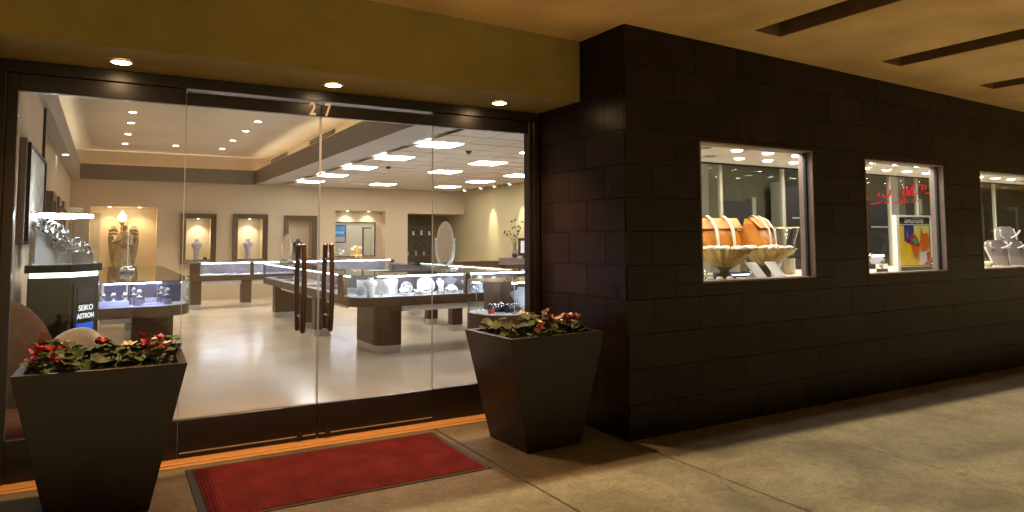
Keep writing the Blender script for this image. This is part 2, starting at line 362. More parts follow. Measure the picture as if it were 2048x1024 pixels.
for s in slots:
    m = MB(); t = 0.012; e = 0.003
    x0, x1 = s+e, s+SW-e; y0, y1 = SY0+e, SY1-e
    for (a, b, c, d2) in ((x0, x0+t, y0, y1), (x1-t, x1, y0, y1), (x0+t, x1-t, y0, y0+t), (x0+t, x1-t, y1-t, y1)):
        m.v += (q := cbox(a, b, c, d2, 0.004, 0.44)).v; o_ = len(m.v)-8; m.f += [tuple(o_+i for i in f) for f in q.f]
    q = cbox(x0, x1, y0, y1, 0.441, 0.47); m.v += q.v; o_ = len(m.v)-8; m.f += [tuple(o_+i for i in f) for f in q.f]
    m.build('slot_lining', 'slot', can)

# dropped header over the entrance, with its three lamps
FY = 4.50; SOF = 2.55
hd = thing('entrance_header', 'olive brown stucco bulkhead dropped above the glass entrance', 'bulkhead', (0, 0, 0))
box(-2.6, XC-0.002, FY, 5.12, SOF, 3.3).build('bulkhead', 'stucco', hd, bevel=0.008)
lf = thing('side_wall', 'narrow ochre stucco wall edge at the far left of the entrance', 'wall', (0, 0, 0))
box(-2.6, -0.60, 4.42, 5.10, 0, SOF-0.002).build('wall_body', 'stucco', lf)
for i, (x, lab) in enumerate(((0.05, 'above the left sidelight'), (1.36, 'above the door number'), (2.71, 'nearest the dark tiles'))):
    t = thing('downlight', 'glowing warm recessed downlight in the header soffit '+lab, 'downlight', (x, 4.84, SOF), group='entrance downlights')
    MB().lathe([(0.058, -0.002), (0.075, -0.004), (0.078, -0.010), (0.056, -0.012)], 24, cap=False).build('trim_ring', 'satin', t, smooth=True)
    MB().lathe([(0.057, -0.008), (0.050, -0.013), (0.032, -0.017), (0.001, -0.019)], 24, cap=False).build('lamp_glass', 'discwarm', t, smooth=True)
    spot('lamp', (0, 0, -0.035), 112, 112, (1.0, 0.55, 0.24), t, blend=1.0, size=0.05)

# ------------------------------------------------------------------ tiled window wall
WIN = [(4.015, 5.39, 1.10, 2.215), (6.15, 7.49, 1.10, 2.19), (8.205, 9.55, 1.095, 2.17)]
ww = thing('tiled_wall', 'dark brown tiled wall with three lit display windows, stepping out beside the entrance', 'wall', (0, 0, 0))
TK = 0.018; WT = 0.14; XR = 14.0
m = MB(); yb0, yb1 = YW+TK, YW+WT
m.box(XC+TK, XR, yb0, yb1, 0, 1.095); m.box(XC+TK, XR, yb0, yb1, 2.215, 3.3)
xp = XC+TK
for (a, b, z0, z1) in WIN:
    m.box(xp, a, yb0, yb1, 1.095, 2.215); m.box(a, b, yb0, yb1, z1, 2.2149) if z1 < 2.21 else None; xp = b
m.box(xp, XR, yb0, yb1, 1.095, 2.215)
m.box(XC+TK, XC+TK+0.10, yb1, 5.30, 0, 3.3)
m.build('wall_core', 'grout', ww)
J = 0.0013; RH = 0.25; TW = 0.475
cache = {}
def tile(w_, h_, x, y, z, rz):
    k = (round(w_, 3), round(h_, 3))
    if k not in cache:
        o = box(J, w_-J, 0, TK, J, h_-J).build('tile', 'tile', ww, bevel=0.0012); cache[k] = o
    else:
        o = cache[k].copy(); C.objects.link(o)
    o.location = (x, y+random.uniform(-0.0006, 0.0004), z) if rz == 0 else (x+random.uniform(-0.0006, 0.0004), y, z)
    o.rotation_euler = (random.uniform(-0.0015, 0.0015), 0, rz+random.uniform(-0.001, 0.001)); o.parent = ww
def cut(rect, holes):
    out = [rect]
    for (a, b, c, d2) in holes:
        nx = []
        for (x0, x1, z0, z1) in out:
            if x1 <= a or x0 >= b or z1 <= c or z0 >= d2: nx.append((x0, x1, z0, z1)); continue
            if z0 < c: nx.append((x0, x1, z0, c))
            if z1 > d2: nx.append((x0, x1, d2, z1))
            if x0 < a: nx.append((x0, a, max(z0, c), min(z1, d2)))
            if x1 > b: nx.append((b, x1, max(z0, c), min(z1, d2)))
        out = nx
    return [r for r in out if r[1]-r[0] > 0.012 and r[3]-r[2] > 0.012]
for k in range(13):
    z0, z1 = k*RH, min((k+1)*RH, 3.22)
    x = XC-TW*(0.5 if k % 2 else 0.0)+0.11*0
    off = 0.2375 if k % 2 else 0.0
    x = XC+0.005-off
    while x < 10.6:
        a, b = max(x, XC), x+TW
        if z1-z0 > 0.02:
            for r in cut((a, b, z0, z1), WIN): tile(r[1]-r[0], r[3]-r[2], r[0], YW, r[2], 0)
        x += TW
    y = YW+TK-0.0-(0.2375 if k % 2 else 0.0)      # return wall beside the glass
    while y < 5.06:
        a, b = max(y, YW+TK), min(y+TW, 5.10)
        if b-a > 0.012: tile(b-a, z1-z0, XC+TK, a, z0, R(90)) if False else tile(b-a, z1-z0, XC, b, z0, R(-90))
        y += TW

# ------------------------------------------------------------------ storefront: frame, doors, sidelights
fr = thing('storefront_frame', 'dark bronze metal frame round the glass entrance', 'frame', (0, 0, 0))
Y0, Y1 = YS-0.03, YS+0.06
box(-0.60, XC-0.004, Y0-0.02, Y1+0.02, 2.475, 2.549).build('head_rail', 'bronze', fr, bevel=0.003)
box(-0.60, -0.545, Y0-0.02, Y1+0.02, 0.0, 2.474).build('jamb', 'bronze', fr, bevel=0.003)
box(-0.544, -0.487, Y0, Y1, 0.0, 2.474).build('jamb', 'bronze', fr, bevel=0.003)
box(XC-0.062, XC-0.004, Y0-0.02, Y1+0.02, 0.0, 2.474).build('jamb', 'bronze', fr, bevel=0.003)
box(XC-0.10, XC-0.063, Y0, Y1, 0.0, 2.474).build('jamb', 'bronze', fr, bevel=0.003)
th = thing('threshold', 'orange brass threshold strip under the glass doors', 'threshold', (0, 0, 0))
box(-0.6, XC-0.03, 5.035, 5.30, 0.001, 0.014).build('strip', 'brass', th, bevel=0.004)
box(-0.6, XC-0.03, 4.985, 5.033, 0.001, 0.007).build('strip', 'brass', th, bevel=0.003)
def sidelight(x0, x1, lab):
    t = thing('sidelight', lab, 'window', ((x0+x1)/2, YS, 0)); h = (x1-x0)/2
    box(-h, h, -0.025, 0.025, 0.018, 0.265).build('kick_rail', 'bronze', t, bevel=0.003)
    box(-h, h, -0.025, 0.025, 2.366, 2.474).build('top_rail', 'bronze', t, bevel=0.003)
    box(-h, h, -0.006, 0.006, 0.266, 2.365).build('pane', 'glass', t)
    return t
sidelight(-0.486, 0.444, 'tall fixed glass panel left of the double doors')
sidelight(2.276, XC-0.101, 'tall fixed glass panel right of the double doors')
def door(x0, x1, hx, num, lab):
    t = thing('glass_door', lab, 'door', ((x0+x1)/2, YS, 0)); h = (x1-x0)/2; px = hx-(x0+x1)/2
    box(-h, h, -0.024, 0.024, 0.02, 0.262).build('kick_rail', 'bronze', t, bevel=0.003)
    box(-h+0.01, h-0.01, -0.031, -0.0245, 0.045, 0.052).build('trim_line', 'satin', t)
    box(-h, h, -0.024, 0.024, 2.366, 2.45).build('top_rail', 'bronze', t, bevel=0.003)
    box(-h, h, -0.026, 0.0, 2.453, 2.457).build('trim_line', 'jamb', t)
    box(-h+0.003, h-0.003, -0.006, 0.006, 0.2625, 2.3655).build('pane', 'glass', t)
    for s in (-1, 1): box(s*(h-0.0015)-0.0015, s*(h-0.0015)+0.0015, -0.008, 0.008, 0.0205, 2.45).build('edge_strip', 'satin', t)
    text(num, 0.135, 'number', 'letters_num', t, Matrix.Translation((px+(0.062 if num == '2' else -0.026), -0.0265, 2.412)) @ FACE, 0.001, 0.72, 0.003)
    MB().lathe([(0.02, 0), (0.02, 0.03), (0.012, 0.035)], 12).xf(Matrix.Translation((px, -0.024, 0.06)) @ Matrix.Rotation(R(90), 4, 'X')).build('lock', 'bronze', t, smooth=2)
    for s in (-1, 1):      # one bar outside, one inside
        hd_ = bpy.data.objects.new('pull_handle', None); C.objects.link(hd_); hd_.parent = t; hd_.location = (px, 0, 0)
        pts = [(0, s*(0.075+0.035*math.sin(math.pi*k/12)), 0.79+0.62*k/12) for k in range(13)]
        MB().tube(pts, 0.0185, 12).build('wooden_bar', 'handlewood', hd_, smooth=2)
        for k in (0, 12):
            q = Vector(pts[k]); MB().ball(q, 0.0187, 12, 8, 0.75).build('end_cap', 'steel', hd_, smooth=True)
        for k in (2, 10):
            q = Vector(pts[k]); MB().tube([(0, s*0.006, q.z), (0, q.y-s*0.012, q.z)], 0.009, 10).build('standoff', 'steel', hd_, smooth=2)
    return t
mat('handlewood', (0.055, 0.033, 0.022), 0.3, var=0.35, scale=10, stretch=(8, 8, 1), spec=0.6)
mat('letters_num', (0.80, 0.70, 0.62), 0.5, var=0.03)
door(0.448, 1.358, 1.232, '2', 'left glass door bearing the number 2, with bowed wooden pull handles')
door(1.364, 2.272, 1.432, '7', 'right glass door bearing the number 7, with bowed wooden pull handles')

# ------------------------------------------------------------------ door mat
dm = thing('door_mat', 'red ribbed entrance mat with dark rubber edge in front of the doors', 'mat', (1.315, 4.43, 0))
mw, mh = 0.845, 0.475
box(-mw, mw, -mh, mh, 0.002, 0.006).build('rubber_border', 'rubber', dm, bevel=0.002)
m = MB(); n = 84; rings = []
for i in range(n*4+1):
    x = -mw+0.045+(2*mw-0.09)*i/(n*4); z = 0.007+0.006*(0.5+0.5*math.cos(2*math.pi*i/4))
    dx = 0.004*math.sin(i*0.11)
    m.v += [(x, -mh+0.02, 0.0065), (x, -mh+0.024, z), (x+dx, 0, z), (x, mh-0.034, z), (x, mh-0.03, 0.0065)]
for i in range(n*4):
    for k in range(4): m.f.append((i*5+k, i*5+k+1, i*5+6+k, i*5+5+k))
m.build('ribbed_pile', 'mat_red', dm)

# ------------------------------------------------------------------ shop interior shell
ZC, YB, XL, XRW, ZU = 2.83, 18.4, -0.72, 9.1, 3.5
IY0 = 5.30
struct(box(-2, 21, 5.302, YB+2.5, -0.15, 0.003).build('floor', 'floor'))
struct(box(-3, 21, 5.14, YB+3, 3.62, 3.8).build('roof', 'darkroom'))
struct(box(-2.6, 21, 5.132, 5.30, 2.56, 3.61).build('wall_front', 'wall'))
struct(box(-2.0, -0.60, 5.135, 8.72, 0, 3.6).build('wall_left', 'wall'))
struct(box(-2.0, XL, 8.725, YB+0.4, 0, 3.6).build('wall_left_rear', 'wall'))
tag(box(-0.60, -0.575, 8.66, 8.735, 0.0, ZC).build('wall_trim', 'bronze'), 'dark vertical trim strip on the left shop wall behind the silver artwork', 'trim')
# back wall with its niches (angel, three frames, mirror bay, rear doorway)
NI = [(-0.33, 1.03, 0.70, 2.225, 0.45), (1.66, 2.21, 0.985, 1.97, 0.30), (2.83, 3.42, 0.985, 1.975, 0.30), (4.06, 4.66, 0.985, 1.955, 0.30), (5.28, 6.68, 0.86, 2.22, 0.32), (7.33, 9.1, 0.0, 2.17, 1.6)]
m = MB(); m.box(XL, XRW, YB, YB+0.05, 2.225, 3.6)
xp = XL
for (a, b, z0, z1, dp) in NI:
    m.box(xp, a, YB, YB+0.05, 0, 2.225)
    if z0 > 0: m.box(a, b, YB, YB+0.05, 0, z0)
    if z1 < 2.22: m.box(a, b, YB, YB+0.05, z1, 2.225)
    xp = b
bw = struct(m.build('wall_back', 'wall'))
for k, (a, b, z0, z1, dp) in enumerate(NI[:5]):
    m = MB(); y = YB+0.05; e = YB+dp
    m.box(a-0.03, a, y, e, z0-0.03, z1+0.03); m.box(b, b+0.03, y, e, z0-0.03, z1+0.03)
    m.box(a, b, y, e, z0-0.03, z0); m.box(a, b, y, e, z1, z1+0.03); m.box(a-0.03, b+0.03, e, e+0.03, z0-0.03, z1+0.03)
    m.build('niche', ['cream', 'cream', 'cream', 'lilacwall', 'wall'][k] if k != 3 else 'wall', bw)
m = MB(); m.box(7.28, 7.33, YB+0.05, 20.05, 0, 2.3); m.box(7.28, 9.3, 20.0, 20.05, 0, 2.3); m.box(7.28, 9.3, YB+0.05, 20.0, 2.171, 2.22)
m.build('alcove', 'wallr', bw)
struct(box(XRW, XRW+0.12, 9.0, 20.05, 0, 3.6).build('wall_right', 'wallr'))
# ceilings: beams round the raised cove, grid ceiling on the right
CX0, CX1, CY0, CY1 = -0.55, 3.2, 7.2, 18.27
cl = struct(box(XL-0.01, CX0, IY0, YB, ZC, ZC+0.06).build('ceiling', 'underbeam'))
box(CX0, CX1, IY0, CY0, ZC, ZC+0.06).build('soffit', 'underbeam', cl)
box(CX1, 3.72, IY0, YB, ZC, ZC+0.06).build('soffit', 'underbeam', cl)
box(CX0, CX1, CY1, YB, ZC, ZC+0.06).build('soffit', 'underbeam', cl)
ft = 3.18
box(CX0-0.06, CX0-0.001, CY0, CY1, ZC+0.061, ft).build('fascia', 'beam', cl)
box(CX1+0.001, CX1+0.06, CY0, CY1, ZC+0.061, ft).build('fascia', 'beam', cl)
box(CX0-0.06, CX1+0.06, CY1+0.001, CY1+0.06, ZC+0.061, ft).build('fascia', 'beam', cl)
box(CX0-0.06, CX1+0.06, CY0-0.06, CY0-0.001, ZC+0.061, ft).build('fascia', 'beam', cl)
# skins that finish the inner faces down to the soffit edge
box(CX0, CX0+0.004, CY0, CY1, ZC, ft).build('fascia', 'underbeam', cl)
box(CX1-0.004, CX1, CY0, CY1, ZC, ft).build('fascia', 'beam', cl)
box(CX0+0.004, CX1-0.004, CY1-0.004, CY1, ZC, ft).build('fascia', 'beam', cl)
UX0, UX1, UY0, UY1 = XL+0.0, 3.55, 6.85, 18.7
box(UX0-0.05, UX1+0.05, UY0-0.05, UY1+0.05, ZU, ZU+0.05).build('raised_ceiling', 'upper', cl)
m = MB(); m.box(UX0-0.05, UX0, UY0, UY1, ZC+0.07, ZU); m.box(UX1, UX1+0.05, UY0, UY1, ZC+0.07, ZU); m.box(UX0, UX1, UY1, UY1+0.05, ZC+0.07, ZU); m.box(UX0, UX1, UY0-0.05, UY0, ZC+0.07, ZU)
m.build('cove_wall', 'cream', cl)
cv = thing('cove_light', 'warm hidden light strip running round the raised ceiling cove', 'light strip', (0, 0, 0))
for (a, b, c, d2) in ((CX0-0.12, CX0-0.08, CY0, CY1), (CX1+0.10, CX1+0.15, CY0, CY1), (CX0, CX1, CY1+0.12, CY1+0.17)):
    box(a, b, c, d2, 3.10, 3.115).build('strip', 'cove' if c > 15 else 'coveside', cv)
vt = None
for (y0, y1, lab) in ((16.3, 18.15, 'far linear air vent high on the cove wall above the beam'), (12.45, 14.3, 'nearer linear air vent high on the cove wall above the beam')):
    t = thing('air_vent', lab, 'vent', (UX1-0.001, (y0+y1)/2, 3.42)); h = (y1-y0)/2
    for dz in (-0.035, 0.012): box(-0.012, -0.001, -h, h, dz, dz+0.022).build('slat_gap', 'blackv', t)
for i, (x, y) in enumerate([(0.31, 12.58), (0.32, 13.75), (0.31, 15.25), (0.29, 16.8), (2.22, 12.55), (2.22, 13.77), (2.21, 15.22), (2.2, 16.7), (1.25, 16.63), (1.25, 10.9), (0.31, 11.2), (2.22, 11.2), (0.31, 9.6), (2.22, 9.6), (0.31, 8.2), (2.22, 8.2)]):
    col = 'left' if x < 1 else ('right' if x > 2 else 'middle')
    t = thing('ceiling_spot', 'round recessed light in the raised ceiling, %s row, %s from the back' % (col, ORD[sorted({16.8, 15.25, 13.75, 12.58, 11.2, 9.6, 8.2, 10.9}, reverse=True).index(min({16.8, 15.25, 13.75, 12.58, 11.2, 9.6, 8.2, 10.9}, key=lambda v: abs(v-y)))]), 'ceiling light', (x, y, ZU), group='raised ceiling spots')
    MB().lathe([(0.06, -0.001), (0.075, -0.006), (0.055, -0.008)], 18, cap=False).build('trim_ring', 'white', t, smooth=True)
    MB().lathe([(0.001, -0.004), (0.056, -0.004)], 18, cap=False).build('lens', 'disc', t)
    spot('lamp', (0, 0, -0.012), 60 if i < 9 else 42, 90, (1, 0.88, 0.72), t)
t = thing('ceiling_spot', 'small round recessed light in the grey soffit strip along the left wall', 'ceiling light', (-0.60, 13.2, ZC))
MB().lathe([(0.05, -0.001), (0.062, -0.006), (0.046, -0.008)], 18, cap=False).build('trim_ring', 'white', t, smooth=True)
MB().lathe([(0.001, -0.004), (0.047, -0.004)], 18, cap=False).build('lens', 'disc', t)
# grid ceiling: every tile a piece
gx0, gy0, TX, TY = 3.90, 8.99-0.62*6, 0.60, 0.62
PAN = {(0, 9.3), (0, 11.16), (0, 13.02), (0, 14.88), (0, 16.74), (3, 9.3), (3, 11.16), (3, 13.02), (3, 16.74), (6, 9.3), (6, 11.16), (6, 13.02), (6, 14.88), (6, 16.74), (10, 7.44), (14, 7.44), (18, 7.44)}
grid = struct(bpy.data.objects.new('grid_ceiling', None)); C.objects.link(grid)
box(3.72, 21, IY0, YB, ZC+0.035, ZC+0.06).build('ceiling_void', 'tbar', grid)
m = MB()
base = box(0.006, TX-0.006, 0.006, TY-0.006, ZC+0.004, ZC+0.02)
tl = None
pk = {(i, round(y, 2)) for i, y in PAN}
NX, NY = 28, 21
bars = MB()
for i in range(-1, NX+1):
    x = gx0+i*TX
    if x > 3.72: bars.box(x-0.012, x+0.012, IY0, YB, ZC+0.002, ZC+0.012) if x < 9.1 else bars.box(x-0.012, x+0.012, IY0, 8.9, ZC+0.002, ZC+0.012)
for j in range(NY+1):
    y = gy0+j*TY
    if IY0 < y < YB: bars.box(3.72, 9.1, y-0.012, y+0.012, ZC+0.0, ZC+0.0105)
    if IY0 < y < 8.9: bars.box(9.1, 21, y-0.012, y+0.012, ZC+0.0, ZC+0.0105)
bars.build('grid_bars', 'tbar', grid)
names = {0: 'left column', 3: 'middle column', 6: 'right column'}
rows = {9.3: 'nearest', 11.16: 'second nearest', 13.02: 'third nearest', 14.88: 'fourth from the front', 16.74: 'farthest'}
for i in range(NX):
    for j in range(NY):
        x, y = gx0+i*TX, gy0+j*TY; yc = round(y+TY/2, 2)
        if y+TY < IY0 or y > YB-0.1: continue
        if x+TX > 9.12 and y > 8.9-0.1: continue
        if (i, yc) in pk:
            lab = 'square lit ceiling panel, %s in the %s of the grid ceiling' % (rows[yc], names[i]) if i in names else 'square lit ceiling panel over the room behind the display windows, number %d from the entrance' % {10: 1, 14: 2, 18: 3}[i]
            if i not in names: lab = {10: 'square lit ceiling panel behind the bag window', 14: 'square lit ceiling panel behind the poster window', 18: 'square lit ceiling panel behind the window of necklaces'}[i]
            t = thing('light_panel', lab, 'ceiling light', (x+TX/2, y+TY/2, ZC), group='lit ceiling panels')
            MB().loft([[(-0.28, -0.29, -0.002), (0.28, -0.29, -0.002), (0.28, 0.29, -0.002), (-0.28, 0.29, -0.002)], [(-0.262, -0.272, -0.008), (0.262, -0.272, -0.008), (0.262, 0.272, -0.008), (-0.262, 0.272, -0.008)]], cap=False).build('rim', 'white', t)
            MB().loft([[(-0.26, -0.27, -0.004), (0.26, -0.27, -0.004), (0.26, 0.27, -0.004), (-0.26, 0.27, -0.004)]]*1+[[(-0.26, -0.27, 0.006), (0.26, -0.27, 0.006), (0.26, 0.27, 0.006), (-0.26, 0.27, 0.006)]]).build('diffuser', 'panel', t)
            continue
        if tl is None:
            tl = base.build('ceiling_tile', 'ctile', grid); o = tl
        else:
            o = tl.copy(); C.objects.link(o); o.parent = grid
        o.location = (x, y, random.uniform(-0.001, 0.001))
for (x, y, lab) in ((4.9, 9.75, 'small dark dome camera beside the second lit ceiling panel'), (4.62, 12.6, 'small dark dome camera between two lit ceiling panels on the left'), (8.35, 12.1, 'small dark dome camera near the right shop wall')):
    MB().lathe([(0.05, 0.0), (0.048, -0.015), (0.03, -0.035), (0.003, -0.045)], 14).build('dome_camera', 'blackv', loc=(x, y, ZC-0.001), smooth=True); tag(C.objects[-1], lab, 'camera')
for i, y in enumerate((17.6, 16.62, 15.85, 15.05)):
    t = thing('wall_washer', ['farthest', 'third', 'second', 'nearest'][i]+' small spotlight along the ceiling edge of the right wall', 'spotlight', (8.72, y, ZC), group='wall washers')
    MB().lathe([(0.05, -0.001), (0.05, -0.03), (0.042, -0.03)], 14, cap=False).build('housing', 'white', t, smooth=2)
    MB().lathe([(0.001, -0.02), (0.043, -0.02)], 14, cap=False).build('lens', 'disc', t)
    if i in (1, 3): spot('lamp', (0, 0, -0.03), 85, 34, (1, 0.87, 0.62), t, aim=(0.36, 0, -1), blend=0.7, size=0.02)
# rear alcove: dark display cabinet
t = thing('wall_cabinet', 'dark glass fronted cabinet in the rear doorway alcove', 'cabinet', (7.34, 19.2, 0))
box(0.0, 1.15, 0.05, 0.5, 0.0, 2.16).build('carcass', 'cabinetdark', t)
for z in (0.95, 1.25, 1.55, 1.82): box(0.25, 1.1, 0.02, 0.045, z, z+0.02).build('shelf', 'frame', t)
for k in range(9): box(0.3+0.085*k, 0.35+0.085*k, 0.0, 0.03, 0.97+0.3*(k % 3), 1.08+0.3*(k % 3)+0.03*(k % 2)).build('boxed_ware', ['grey', 'frame', 'white'][k % 3], t)
# picture niches
def bust(h, mname, name, label, loc, rz=0, group=None, lean=0.0, wide=1.0):
    t = thing(name, label, 'jewellery bust', loc, rz, group)
    P = [(0, 0.20, 0.16), (0.12, 0.18, 0.15), (0.45, 0.20, 0.15), (0.66, 0.34, 0.17), (0.76, 0.37, 0.17), (0.83, 0.28, 0.15), (0.88, 0.15, 0.12), (1.0, 0.13, 0.11)]
    rings = [[(h*a*wide*math.cos(2*math.pi*i/18), h*b*math.sin(2*math.pi*i/18)+lean*h*z*z, z*h) for i in range(18)] for z, a, b in P]
    MB().loft(rings).build('form', mname, t, smooth=2)
    n = [(h*0.26*wide*math.sin(a), -h*0.15*math.cos(a)*0.9-0.012*h+lean*h*0.55, h*(0.80-0.26*max(0, math.cos(a)))) for a in [R(-100+200*k/14) for k in range(15)]]
    MB().tube(n, 0.014*h, 6).build('necklace', 'steel' if mname != 'white' else 'grey', t, smooth=True)
    return t
for k, (lab, dark) in enumerate((('left', 0), ('middle', 0), ('right', 1))):
    a, b, z0, z1, dp = NI[1+k]; o_ = 0.115
    t = thing('wall_frame', 'brown mitred frame round the %s necklace niche on the back wall' % lab, 'frame', ((a+b)/2, YB, (z0+z1)/2), group='necklace niche frames')
    hx, hz = (b-a)/2, (z1-z0)/2
    O = [(-hx-o_, -hz-o_), (hx+o_, -hz-o_), (hx+o_, hz+o_), (-hx-o_, hz+o_)]; I = [(-hx, -hz), (hx, -hz), (hx, hz), (-hx, hz)]
    for q in range(4):
        A, B, Cc, D = O[q], O[(q+1) % 4], I[(q+1) % 4], I[q]
        MB().hexa([(A[0], -0.003, A[1]), (B[0], -0.003, B[1]), (Cc[0], -0.003, Cc[1]), (D[0], -0.003, D[1])], [(A[0], -0.085, A[1]), (B[0], -0.085, B[1]), (Cc[0], -0.03, Cc[1]), (D[0], -0.03, D[1])]).build('frame_side', 'frame', t)
    bust(0.48, 'lilac' if not dark else 'navy', 'necklace_bust', '%s bust in the %s framed niche on the back wall' % ('violet' if dark else 'pale lilac', lab), ((a+b)/2-0.02, YB+0.14, z0), group='niche busts', wide=0.68)
    if not dark:
        l = thing('niche_lamp', 'tiny hidden lamp lighting the %s framed necklace niche' % lab, 'lamp', ((a+b)/2, YB+0.12, z1-0.002))
        MB().lathe([(0.001, -0.003), (0.03, -0.003)], 12, cap=False).build('lens', 'disc', l)
        spot('lamp', (0, 0, -0.012), 16, 110, (1, 0.88, 0.62), l)
t = tag(box(2.06, 2.14, YB+0.06, YB+0.1, 0.986, 1.03).build('ring_box', 'blackv'), 'tiny black ring box at the foot of the left framed niche', 'box')
# angel niche lamps and mirror niche lamps
for i, (x, z, en, lab, cl_) in enumerate(((0.05, 2.222, 18, 'left lamp in the top of the angel niche', (1, 0.70, 0.36)), (0.66, 2.222, 18, 'right lamp in the top of the angel niche', (1, 0.70, 0.36)), (5.65, 2.217, 14, 'left lamp in the top of the mirror bay', (1, 0.85, 0.6)), (6.25, 2.217, 14, 'right lamp in the top of the mirror bay', (1, 0.85, 0.6)))):
    l = thing('niche_lamp', 'small round '+lab, 'lamp', (x, YB+0.17, z))
    MB().lathe([(0.001, -0.003), (0.035, -0.003)], 12, cap=False).build('lens', 'disc', l)
    spot('lamp', (0, 0, -0.012), en, 120, cl_, l)
# mirror bay: window-like mirror with dark frame, blue picture, door seen beyond
t = thing('bay_mirror', 'wide mirror in a thin dark frame inside the back wall bay', 'mirror', (5.88, YB+0.27, 0.98))
mat('paleglass', (0.46, 0.44, 0.39), 0.12, var=0.05, scale=2, spec=0.6)
box(-0.57, 0.57, 0.0, 0.01, 0.02, 0.92).build('glass', 'paleglass', t)
for a in ((-0.60, 0.60, -0.02, 0.012, 0.92, 0.945), (-0.60, 0.60, -0.02, 0.012, 0.0, 0.02), (-0.60, -0.571, -0.02, 0.012, 0.0201, 0.9199), (0.571, 0.60, -0.02, 0.012, 0.0201, 0.9199)): box(*a).build('frame_side', 'cabinetdark', t)
t = thing('inner_door', 'pale door with brown frame shown in the back wall mirror', 'door', (6.2, YB+0.262, 0.985))
box(-0.10, 0.16, 0.0, 0.004, 0.02, 0.80).build('door_frame', 'frame', t); box(-0.045, 0.15, -0.006, -0.001, 0.02, 0.76).build('leaf', 'greycol', t); box(0.03, 0.08, -0.012, -0.007, 0.22, 0.235).build('handle', 'frame', t)
t = thing('blue_picture', 'small framed blue picture with white lettering inside the back wall bay', 'picture', (5.465, YB+0.25, 1.36))
box(-0.18, 0.18, 0.0, 0.015, 0.0, 0.48).build('frame', 'blackv', t); box(-0.155, 0.155, -0.004, -0.0005, 0.165, 0.455).build('print', 'skyblue', t); box(-0.155, 0.155, -0.004, -0.0005, 0.025, 0.16).build('mount', 'grey', t)
text('STAGE', 0.085, 'lettering', 'white', t, Matrix.Translation((0, -0.0065, 0.27)) @ FACE, 0.001)

# room behind the display windows
struct(box(XRW+0.121, 21, 8.9, 9.0, 0, 3.6).build('wall_rear_room', 'olivewall'))
struct(box(20.9, 21, 4.1, 8.9, 0, 3.6).build('wall_end', 'olivewall'))
for i, (x, y, w_, d_, h_, mt, lab, cat) in enumerate(((9.3, 8.75, 1.6, 0.14, 2.1, 'darkroom', 'dark doorway panel in the room behind the bag window', 'doorway'), (7.9, 7.6, 0.22, 0.22, 2.82, 'greycol', 'pale square column behind the bag window', 'column'), (11.2, 8.6, 0.9, 0.25, 2.4, 'darkroom', 'tall dark cabinet in the room behind the bag window', 'cabinet'), (11.6, 6.9, 0.2, 0.2, 2.82, 'greycol', 'pale square column behind the poster window', 'column'), (14.2, 8.7, 2.2, 0.18, 2.2, 'darkroom', 'dark doorway panel in the room behind the poster window', 'doorway'), (17.2, 6.4, 0.25, 0.3, 2.82, 'greycol', 'pale square column behind the window of necklaces', 'column'), (18.5, 8.6, 1.5, 0.2, 2.1, 'darkroom', 'dark cabinet behind the window of necklaces', 'cabinet'))):
    t = thing(cat.replace(' ', '_'), lab, cat, (x, y, 0))
    box(-w_/2, w_/2, -d_/2, d_/2, 0.004, h_).build('body', mt, t, bevel=0.01)
    if mt == 'darkroom':
        for s in (-1, 1): box(s*(w_/2+0.05)-0.05, s*(w_/2+0.05)+0.05, -d_/2-0.01, d_/2-0.012, 0.004, h_+0.08).build('post', 'greycol', t)
        box(-w_/2*0.6, w_/2*0.6, -d_/2-0.02, -d_/2-0.003, h_*0.75, h_*0.75+0.025).build('rail', 'white', t)

